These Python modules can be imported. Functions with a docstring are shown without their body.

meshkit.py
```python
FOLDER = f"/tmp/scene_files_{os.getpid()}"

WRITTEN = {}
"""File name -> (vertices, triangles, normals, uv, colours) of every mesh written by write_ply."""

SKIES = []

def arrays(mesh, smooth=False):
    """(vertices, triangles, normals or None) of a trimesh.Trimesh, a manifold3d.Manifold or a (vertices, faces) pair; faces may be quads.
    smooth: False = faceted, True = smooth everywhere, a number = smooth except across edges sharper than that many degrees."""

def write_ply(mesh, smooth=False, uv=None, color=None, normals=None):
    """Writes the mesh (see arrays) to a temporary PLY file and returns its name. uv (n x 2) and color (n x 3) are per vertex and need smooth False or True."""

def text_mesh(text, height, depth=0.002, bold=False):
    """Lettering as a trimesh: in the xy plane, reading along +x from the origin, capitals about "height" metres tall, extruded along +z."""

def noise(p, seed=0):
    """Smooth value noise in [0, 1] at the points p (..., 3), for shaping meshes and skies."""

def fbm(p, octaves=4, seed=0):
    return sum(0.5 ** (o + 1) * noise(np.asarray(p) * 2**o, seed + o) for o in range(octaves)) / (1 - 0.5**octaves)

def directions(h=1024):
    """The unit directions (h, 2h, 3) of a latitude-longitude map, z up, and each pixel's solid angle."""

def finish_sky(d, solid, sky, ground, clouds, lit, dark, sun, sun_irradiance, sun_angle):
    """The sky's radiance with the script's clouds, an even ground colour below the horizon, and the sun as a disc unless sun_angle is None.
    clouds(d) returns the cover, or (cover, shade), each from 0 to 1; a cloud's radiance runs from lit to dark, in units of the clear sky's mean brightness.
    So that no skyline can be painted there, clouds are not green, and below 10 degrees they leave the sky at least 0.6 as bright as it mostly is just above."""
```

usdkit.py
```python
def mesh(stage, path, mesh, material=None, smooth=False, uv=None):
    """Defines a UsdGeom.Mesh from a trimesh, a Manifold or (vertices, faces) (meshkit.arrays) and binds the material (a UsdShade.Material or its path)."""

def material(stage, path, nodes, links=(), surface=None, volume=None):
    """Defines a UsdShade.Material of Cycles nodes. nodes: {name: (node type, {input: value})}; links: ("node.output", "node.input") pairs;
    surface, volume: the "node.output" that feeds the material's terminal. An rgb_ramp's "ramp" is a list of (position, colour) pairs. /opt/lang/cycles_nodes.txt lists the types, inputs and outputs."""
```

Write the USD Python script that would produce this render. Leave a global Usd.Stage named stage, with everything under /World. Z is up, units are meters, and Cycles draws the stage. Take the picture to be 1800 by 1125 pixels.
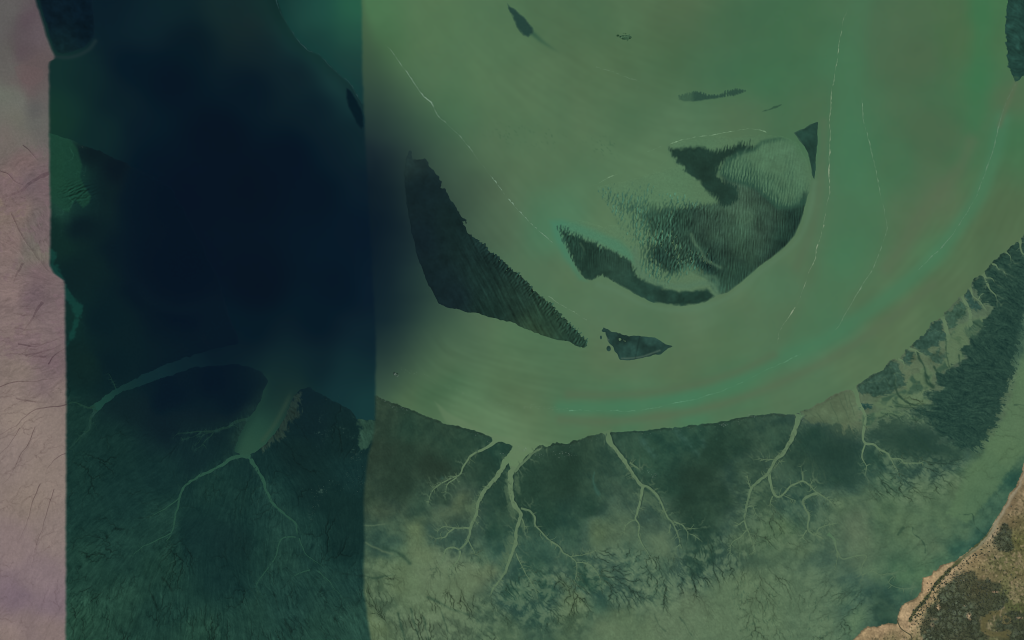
import math
import numpy as np
import trimesh
import usdkit
from scipy import fft as sfft
from scipy import ndimage as ndi
from scipy.sparse import coo_matrix
from scipy.sparse.csgraph import dijkstra
from scipy.spatial import cKDTree
from pxr import Usd, UsdGeom, UsdLux, UsdShade, Gf, Sdf, Vt

# ------------------------------------------------------------------ stage, camera, sky, sun
stage = Usd.Stage.CreateInMemory()
UsdGeom.SetStageUpAxis(stage, 'Z')
UsdGeom.SetStageMetersPerUnit(stage, 1.0)
stage.SetDefaultPrim(UsdGeom.Xform.Define(stage, '/World').GetPrim())
UsdGeom.Scope.Define(stage, '/World/Looks')
cam = UsdGeom.Camera.Define(stage, '/World/camera')           # looks straight down, north is up
cam.CreateFocalLengthAttr(60.0)
cam.CreateHorizontalApertureAttr(21.6)
cam.CreateVerticalApertureAttr(13.5)
cam.CreateClippingRangeAttr(Gf.Vec2f(1000, 60000))
cam.CreateExposureAttr(0.0)
UsdGeom.Xformable(cam).AddTranslateOp().Set(Gf.Vec3d(0, 0, 20000))
EL, AZ = math.radians(42), math.radians(62)                   # the sun stands in the east-north-east
sky = UsdLux.DomeLight.Define(stage, '/World/sky')
sky_look = usdkit.material(stage, '/World/Looks/sky_look',
    {'s': ('sky_texture', {'sky_type': 'single_scattering', 'sun_disc': False, 'sun_elevation': EL, 'sun_rotation': AZ}),
     'b': ('background_shader', {'strength': 0.1})}, [('s.color', 'b.color')], surface='b.background')
UsdShade.MaterialBindingAPI.Apply(sky.GetPrim()).Bind(sky_look)
sun = UsdLux.DistantLight.Define(stage, '/World/sun')
sun.CreateIntensityAttr(0.9)
sun.CreateAngleAttr(0.5)
sun.CreateColorAttr(Gf.Vec3f(1, .95, .87))
sun.CreateNormalizeAttr(True)
_x = UsdGeom.Xformable(sun)
_x.AddRotateZOp().Set(-math.degrees(AZ))
_x.AddRotateXOp().Set(-(90 - math.degrees(EL)))

# ------------------------------------------------------------------ helpers
K = 4.0                                                       # metres per map unit
rng = np.random.default_rng(11)
S = 1.25                                                      # grid step in map units (5 m)
x1 = np.arange(-50, 1850.01, S)
y1 = np.arange(-45, 1170.01, S)
NX, NY = len(x1), len(y1)


def interp(pts, t):
    pts = np.array(pts, float)
    return np.interp(t, pts[:, 0], pts[:, 1])


# two seams: the west one (mud flat | dark water) and the middle one (dark | green water), as x of y
WEST = [(-50, 48), (0, 62), (30, 72), (65, 82), (85, 90), (99, 96), (104, 95), (108, 88), (112, 86), (300, 87), (375, 89), (440, 88), (467, 87),
        (474, 91), (480, 95), (487, 104), (493, 112), (500, 114), (600, 115), (660, 116.5), (1180, 115.5)]
EAST = [(-50, 636), (0, 636), (130, 637), (200, 640), (300, 645), (450, 653), (600, 661), (690, 660), (740, 659.5), (780, 654), (800, 647), (840, 643),
        (875, 639), (950, 641), (1000, 639), (1040, 640), (1080, 645), (1100, 647.5), (1125, 652), (1180, 660)]
sw, se = interp(WEST, y1), interp(EAST, y1)
sw = sw + ndi.gaussian_filter1d(rng.normal(size=NY), 2) * .8
se = se + ndi.gaussian_filter1d(rng.normal(size=NY), 2.5) * .9
CW, CE = int(round((100 + 50) / S)), int(round((650 + 50) / S))
XC, YC = np.meshgrid(x1, y1)
X, Y = XC.copy(), YC.copy()
for r in range(NY):
    X[r] = np.interp(x1, [-50, x1[CW], 380, x1[CE], 900, 1850], [-50, sw[r], 380, se[r], 900, 1850])
SWc, SEc = sw[:, None], se[:, None]
jj = np.arange(NX)[None, :] * np.ones((NY, 1), int)


def gn(sig, seed=None):
    """unit gaussian noise blurred to a scale of sig map units (scalar or (y, x))"""
    g = rng.standard_normal((NY, NX), np.float32)
    s = np.array(sig, float) / S
    g = ndi.gaussian_filter(g, s, mode='wrap')
    return g / g.std()


_small = {}


def gnl(sig):
    """large-scale noise, made small and enlarged"""
    f = max(1, int(sig / S / 3))
    h, w = NY // f + 3, NX // f + 3
    g = ndi.gaussian_filter(rng.normal(size=(h, w)), sig / S / f, mode='wrap')
    g = ndi.zoom(g, f, order=1)[:NY, :NX] if f > 1 else g[:NY, :NX]
    return g / g.std()


def fb(sig, octaves=3, gain=.5):
    out, a = 0, 1.0
    for o in range(octaves):
        s = sig / 2 ** o
        out = out + a * (gnl(s) if s > 6 else gn(s))
        a *= gain
    return out / out.std()


def gabor(normal_deg, wavelength, bw=.28, aniso=.22):
    """short-crested ripples; normal_deg: direction across the crests (image axes, y down)"""
    f = sfft.rfft2(rng.standard_normal((NY, NX), np.float32), workers=4)
    ky, kx = np.fft.fftfreq(NY, S)[:, None], np.fft.rfftfreq(NX, S)[None, :]
    a = math.radians(normal_deg)
    k0 = 1 / wavelength
    out = 0
    for sg in (1, -1):
        u = sg * (kx * math.cos(a) + ky * math.sin(a)) - k0
        v = -kx * math.sin(a) + ky * math.cos(a)
        out = out + np.exp(-.5 * (u / (bw * k0)) ** 2 - .5 * (v / (aniso * k0)) ** 2)
    g = sfft.irfft2(f * out, s=(NY, NX), workers=4).astype(np.float32)
    return g / g.std()


def ss(a, b, x):
    t = np.clip((x - a) / (b - a), 0, 1)
    return t * t * (3 - 2 * t)


W1, W2 = fb(22, 4, .55), fb(22, 4, .55)                       # domain warp


def seg_sdf(P, px, py):
    P = np.array(P, float)
    Q = np.roll(P, -1, 0)
    d = np.full(px.shape, 1e18)
    inside = np.zeros(px.shape, bool)
    for (ax, ay), (bx, by) in zip(P, Q):
        ex, ey = bx - ax, by - ay
        t = np.clip(((px - ax) * ex + (py - ay) * ey) / max(ex * ex + ey * ey, 1e-9), 0, 1)
        d = np.minimum(d, (px - ax - t * ex) ** 2 + (py - ay - t * ey) ** 2)
        c = (ay > py) != (by > py)
        if abs(ey) > 1e-9:
            inside ^= c & (px < ex * (py - ay) / ey + ax)
    return np.where(inside, 1, -1) * np.sqrt(d)


def sdf(P, warp=0.0, pad=45, coarse=1):
    """signed distance (positive inside) on the whole grid; -pad far away"""
    P = np.array(P, float)
    out = np.full((NY, NX), -float(pad))
    i0, i1 = np.searchsorted(y1, [P[:, 1].min() - pad, P[:, 1].max() + pad])
    j0, j1 = np.searchsorted(x1, [P[:, 0].min() - pad - 40, P[:, 0].max() + pad + 40])
    i0, j0 = max(i0 - 1, 0), max(j0 - 1, 0)
    sl = (slice(i0, i1), slice(j0, j1))
    px, py = X[sl] + warp * W1[sl], Y[sl] + warp * W2[sl]
    if coarse > 1:
        a = seg_sdf(P, px[::coarse, ::coarse], py[::coarse, ::coarse])
        h, w = px.shape
        yy = np.minimum(np.arange(h) / coarse, a.shape[0] - 1)
        xx = np.minimum(np.arange(w) / coarse, a.shape[1] - 1)
        out[sl] = ndi.map_coordinates(a, np.meshgrid(yy, xx, indexing='ij'), order=1)
    else:
        out[sl] = seg_sdf(P, px, py)
    return np.maximum(out, -pad)


def smooth_line(pts, step=.8, closed=False, wiggle=0., seed=0):
    """Catmull-Rom through pts at an even step"""
    P = np.array(pts, float)
    A = np.vstack([2 * P[0] - P[1], P, 2 * P[-1] - P[-2]])
    out = []
    for i in range(1, len(A) - 2):
        p0, p1, p2, p3 = A[i - 1:i + 3]
        n = max(2, int(np.linalg.norm((p2 - p1)[:2]) / step))
        t = np.linspace(0, 1, n, endpoint=False)[:, None]
        out.append(.5 * (2 * p1 + (p2 - p0) * t + (2 * p0 - 5 * p1 + 4 * p2 - p3) * t ** 2 + (3 * p1 - p0 - 3 * p2 + p3) * t ** 3))
    L = np.vstack(out + [P[-1:]])
    if wiggle:
        r = np.random.default_rng(seed)
        w = ndi.gaussian_filter1d(r.normal(size=(len(L), 2)), 5 / step, axis=0)
        w = w / w.std() * wiggle
        env = np.minimum(1, np.minimum(np.arange(len(L)), np.arange(len(L))[::-1]) * step / 12)[:, None]
        L = L.copy()
        L[:, :2] += w * env
    return L


def pdist(line, reach=40):
    """distance to a polyline (n, 2+), and the index of its nearest point, on the grid"""
    d = np.full((NY, NX), float(reach))
    k = np.zeros((NY, NX), int)
    L = np.asarray(line)[:, :2]
    i0, i1 = np.searchsorted(y1, [L[:, 1].min() - reach, L[:, 1].max() + reach])
    j0, j1 = np.searchsorted(x1, [L[:, 0].min() - reach - 25, L[:, 0].max() + reach + 25])
    j0 = max(j0 - 1, 0)
    sl = (slice(i0, i1), slice(j0, j1))
    if X[sl].size:
        a, b = cKDTree(L).query(np.stack([X[sl], Y[sl]], -1), distance_upper_bound=reach)
        b[~np.isfinite(a)] = 0
        d[sl], k[sl] = np.minimum(a, reach), b
    return d, k


def field(points, soft=30., power=1.6, warp=0.):
    """smooth interpolation of (x, y, (values)) over the grid"""
    p = np.array([q[:2] for q in points], float)
    v = np.array([q[2] for q in points], float)
    f = 8
    px, py = (X + warp * W1)[::f, ::f], (Y + warp * W2)[::f, ::f]
    w = 1 / ((px[..., None] - p[:, 0]) ** 2 + (py[..., None] - p[:, 1]) ** 2 + soft ** 2) ** power
    g = (w @ v) / w.sum(-1, keepdims=True)
    yy = np.minimum(np.arange(NY) / f, g.shape[0] - 1)
    xx = np.minimum(np.arange(NX) / f, g.shape[1] - 1)
    co = np.meshgrid(yy, xx, indexing='ij')
    return np.stack([ndi.map_coordinates(g[..., c].astype(np.float32), co, order=1) for c in range(g.shape[-1])], -1).astype(np.float32)


def lic(ang, n=10, sig=.9):
    """streaks along the direction field"""
    g = gn(sig).astype(np.float32)
    gf = g.ravel()
    vx, vy = np.cos(ang).astype(np.float32), np.sin(ang).astype(np.float32)
    iy, ix = np.meshgrid(np.arange(NY, dtype=np.float32), np.arange(NX, dtype=np.float32), indexing='ij')
    acc = g.copy()
    for sg in (1, -1):
        cy, cx = iy + sg * vy, ix + sg * vx
        for k in range(n):
            q = np.clip(cy + .5, 0, NY - 1).astype(np.int32) * NX + np.clip(cx + .5, 0, NX - 1).astype(np.int32)
            acc += gf[q]
            if k < n - 1:
                cx += sg * vx.ravel()[q]
                cy += sg * vy.ravel()[q]
    acc = ndi.gaussian_filter(acc, .45)
    return (acc - acc.mean()) / acc.std()


def blend(C, col, a):
    """lay a colour over part of the map"""
    col = np.asarray(col, np.float32)
    a = np.broadcast_to(np.clip(a, 0, 1), np.shape(C)[:2])
    m = a > .003
    ii, jjx = np.nonzero(m.any(1))[0], np.nonzero(m.any(0))[0]
    C = np.array(C, np.float32)
    if len(ii):
        sl = (slice(ii[0], ii[-1] + 1), slice(jjx[0], jjx[-1] + 1))
        al = a[sl][..., None].astype(np.float32)
        C[sl] += (col[sl] if col.ndim == 3 else col) * al - C[sl] * al
    return C


# ------------------------------------------------------------------ map data (map units, y to the south)
SOUTH_SHORE = [(655, 690), (663, 695.6), (689, 708), (706.7, 714), (724, 721), (755.6, 734), (778, 743), (800, 748), (822, 754), (844, 761), (862, 768), (880, 775.6),
               (903, 782.7), (891, 803), (884, 812), (890, 817), (895, 814), (899, 822), (905, 818), (907, 826), (914, 815), (925, 802), (940, 789), (953, 781),
               (960, 786), (978, 779), (998, 779), (1027, 770), (1049, 763), (1063, 760), (1075.6, 760), (1111, 758), (1155.6, 754), (1191, 751), (1213, 748),
               (1244, 745.6), (1289, 736.7), (1320, 731), (1347, 728), (1364, 726.7), (1382, 729), (1398, 726), (1406.7, 721), (1422, 719), (1444, 705.6),
               (1467, 694), (1489, 684), (1500, 681), (1506.7, 675.6), (1522, 665.6), (1542, 654), (1553, 649), (1564, 634), (1580, 630), (1587, 622), (1597, 611),
               (1611, 598), (1627, 587), (1635.6, 567), (1651, 558), (1659, 551), (1667, 542), (1687, 519), (1694, 519), (1704, 504), (1707, 497), (1724, 481),
               (1733, 474), (1744, 462), (1767, 442), (1791, 422), (1800, 411), (1870, 352), (1900, 1230), (600, 1230)]
LEFT_MUD = [(60, 226), (100, 238), (123, 246), (165, 262), (205, 280), (260, 305), (300, 330), (340, 400), (380, 480), (405, 560), (420, 604),
            (380, 612), (340, 624), (300, 637), (267, 651), (240, 664), (213, 678), (187, 695), (170, 709), (161, 716), (170, 727), (187, 708), (217, 688), (260, 675),
            (300, 658), (340, 648), (380, 642), (420, 640), (455, 650), (471, 669), (457, 704), (440, 733), (431, 747), (418, 770), (409, 795), (425, 797), (436, 801),
            (446, 797), (455, 788), (468, 780), (490, 752), (504, 726), (517, 697), (528, 682), (545, 681), (577, 699), (619, 722.5), (628, 736), (645, 738), (690, 738),
            (690, 1230), (60, 1230)]
COAST = [(1860, 740), (1800, 814), (1795.6, 834), (1787, 852), (1775, 868), (1767, 886), (1753, 908), (1742, 928), (1731, 942), (1720, 953), (1700, 970.6), (1675.6, 988),
         (1662, 990.6), (1653, 994), (1649, 1001.7), (1641, 1003), (1638, 1010.6), (1622, 1017), (1620, 1030.6), (1619, 1040.6), (1611, 1050.6), (1593, 1059),
         (1584, 1066), (1580, 1077), (1578, 1090), (1577, 1096), (1560, 1095), (1542, 1100.6), (1524, 1103), (1515.6, 1108), (1507, 1117), (1498, 1125), (1480, 1140), (1455, 1175),
         (1430, 1230), (1900, 1230), (1900, 740)]
DARK_SHOAL = [(721, 268), (725, 281), (736, 273.6), (749, 283), (760, 300), (771.5, 313), (779, 329.6), (792, 354), (805, 369), (820, 397), (829, 413.6), (852, 434), (874, 451),
              (896.5, 469.6), (926, 494), (945, 514), (971, 538.6), (993.5, 557), (1008.5, 576), (1029, 598), (1030, 607.7), (1021.5, 609), (1001, 601), (971, 594.6), (949, 589),
              (926, 578), (904, 568.5), (874, 560), (844, 553.5), (811, 545), (784.5, 540), (771.5, 533), (756.5, 509), (743.5, 479), (734, 449), (725, 412), (717, 371), (713, 333),
              (710, 303), (713.6, 288.5), (717, 275.5)]
GREAT_SHOAL = [(978, 397), (988, 424), (1004, 456), (1017, 478), (1029.6, 491), (1042, 493), (1055, 486.5), (1068, 489.5), (1090, 502), (1119, 518), (1145, 529.5), (1164, 536), (1183, 538),
               (1212, 537.5), (1237.5, 532.7), (1252, 525.7), (1260, 520), (1279, 515), (1301.5, 497.5), (1333.5, 470), (1356, 454), (1381.5, 433.5), (1397.5, 414), (1407, 392),
               (1413.5, 372.7), (1416.6, 357), (1423, 334), (1426, 310), (1418, 280), (1402, 250), (1380, 240), (1330, 236), (1270, 240), (1190, 250), (1172, 258), (1174, 272),
               (1190, 292), (1160, 300), (1100, 318), (1045, 328), (1060, 350), (1075, 372), (1085, 395), (1060, 398), (1020, 386)]
NORTH_DARK = [(1175, 257.6), (1176, 268), (1184, 276), (1194, 283), (1205, 294), (1218, 309), (1237.5, 328), (1258, 349), (1272, 362), (1300, 350), (1290, 332), (1273, 320), (1258, 306), (1262, 292), (1281, 278), (1303, 277),
              (1322, 267), (1331, 254), (1317.5, 249.6), (1298, 253), (1279, 259), (1260, 265.6), (1247, 267), (1231, 257), (1212, 258), (1195, 262)]
EAST_DARK = [(1258, 349), (1266, 326), (1276, 316), (1296, 322), (1322, 326), (1344, 338), (1356, 352), (1368, 366), (1384, 370), (1400, 360), (1416, 350), (1413.5, 372.7), (1407, 392), (1397.5, 414), (1381.5, 433.5), (1356, 454), (1333.5, 470), (1301.5, 497.5),
             (1279, 515), (1260, 520), (1254, 512), (1240, 490), (1215, 480), (1196, 491), (1170, 491), (1148, 484), (1132, 464), (1125.5, 443), (1127, 418), (1113, 392), (1090, 366), (1072, 350), (1110, 352), (1160, 356), (1200, 352), (1235, 350)]
LEFT_LOBE = [(981, 399), (1004, 408), (1033, 421), (1068, 435), (1093.5, 448), (1113, 461), (1116, 472), (1122, 485), (1138, 496), (1164, 505.5), (1193, 513), (1215, 511), (1241, 508), (1256, 516), (1260, 520), (1252, 525.7),
             (1237.5, 532.7), (1212, 537.5), (1183, 538), (1164, 536), (1145, 529.5), (1119, 518), (1090, 502), (1068, 489.5), (1055, 486.5), (1042, 493), (1029.6, 491), (1017, 478), (1004, 456), (990, 424)]
RIPPLE_LIGHT = [(1279, 280), (1300, 268), (1326, 262), (1340, 250), (1375, 243), (1400, 250), (1416, 278), (1426, 310), (1422, 340), (1414, 354), (1392, 364), (1368, 366), (1349, 348), (1330, 332), (1312, 324), (1285, 318), (1266, 305)]
TRIANGLE = [(1396, 233.6), (1405, 229), (1413.5, 225.6), (1424, 219), (1438, 214), (1437.5, 248), (1434, 283), (1431, 315), (1428, 308), (1426, 296), (1420, 270), (1407, 248)]
SMALL_ISLAND = [(1060.7, 576), (1070, 578.7), (1076, 583), (1090.6, 585), (1105.5, 589), (1128, 591), (1150, 595), (1165, 602), (1184, 609), (1172.7, 613), (1161.5, 622.6), (1143, 626), (1128, 630),
                (1109, 632.7), (1090.6, 632), (1083, 620.7), (1075.7, 609.5), (1068, 598), (1064.5, 587)]
TOP_SLIVER = [(890, 2), (897, 12), (907, 17), (922, 30), (940, 48), (939, 60), (929, 67), (920, 63), (908, 48), (900, 30), (893, 15), (886, -12)]
LONG_SLIVER = [(1193, 168), (1203, 165), (1222, 160), (1233, 162), (1243, 167), (1265, 166), (1273, 160), (1293, 155), (1313, 159), (1290, 168), (1267, 172), (1247, 173.5), (1225, 178), (1203, 178.5), (1194, 175)]
TINY_SLIVER = [(1338, 197.5), (1344, 193), (1353, 191), (1359, 186.5), (1366, 186), (1377, 182.5), (1366, 189), (1355, 194), (1346, 196)]
RIGHT_SHOAL = [(1771.6, -60), (1771.6, 0), (1768, 35.6), (1768, 64), (1770, 92), (1773, 117), (1779, 131.6), (1785, 142), (1792, 140), (1800, 133), (1820, 118), (1870, 100), (1870, -60)]
SEAM_SHOAL = [(608, 153), (615, 156), (625, 170), (636, 190), (640, 204), (640.5, 222), (635, 228), (625, 215), (613, 190), (607.5, 172)]
NW_SHOAL = [(55, -60), (66, -5), (78, 30), (88, 68), (96, 88), (101, 95), (112, 96), (128, 91), (145, 85), (160, 74), (167, 62), (168, 40), (163, 10), (160, -60)]

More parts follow.
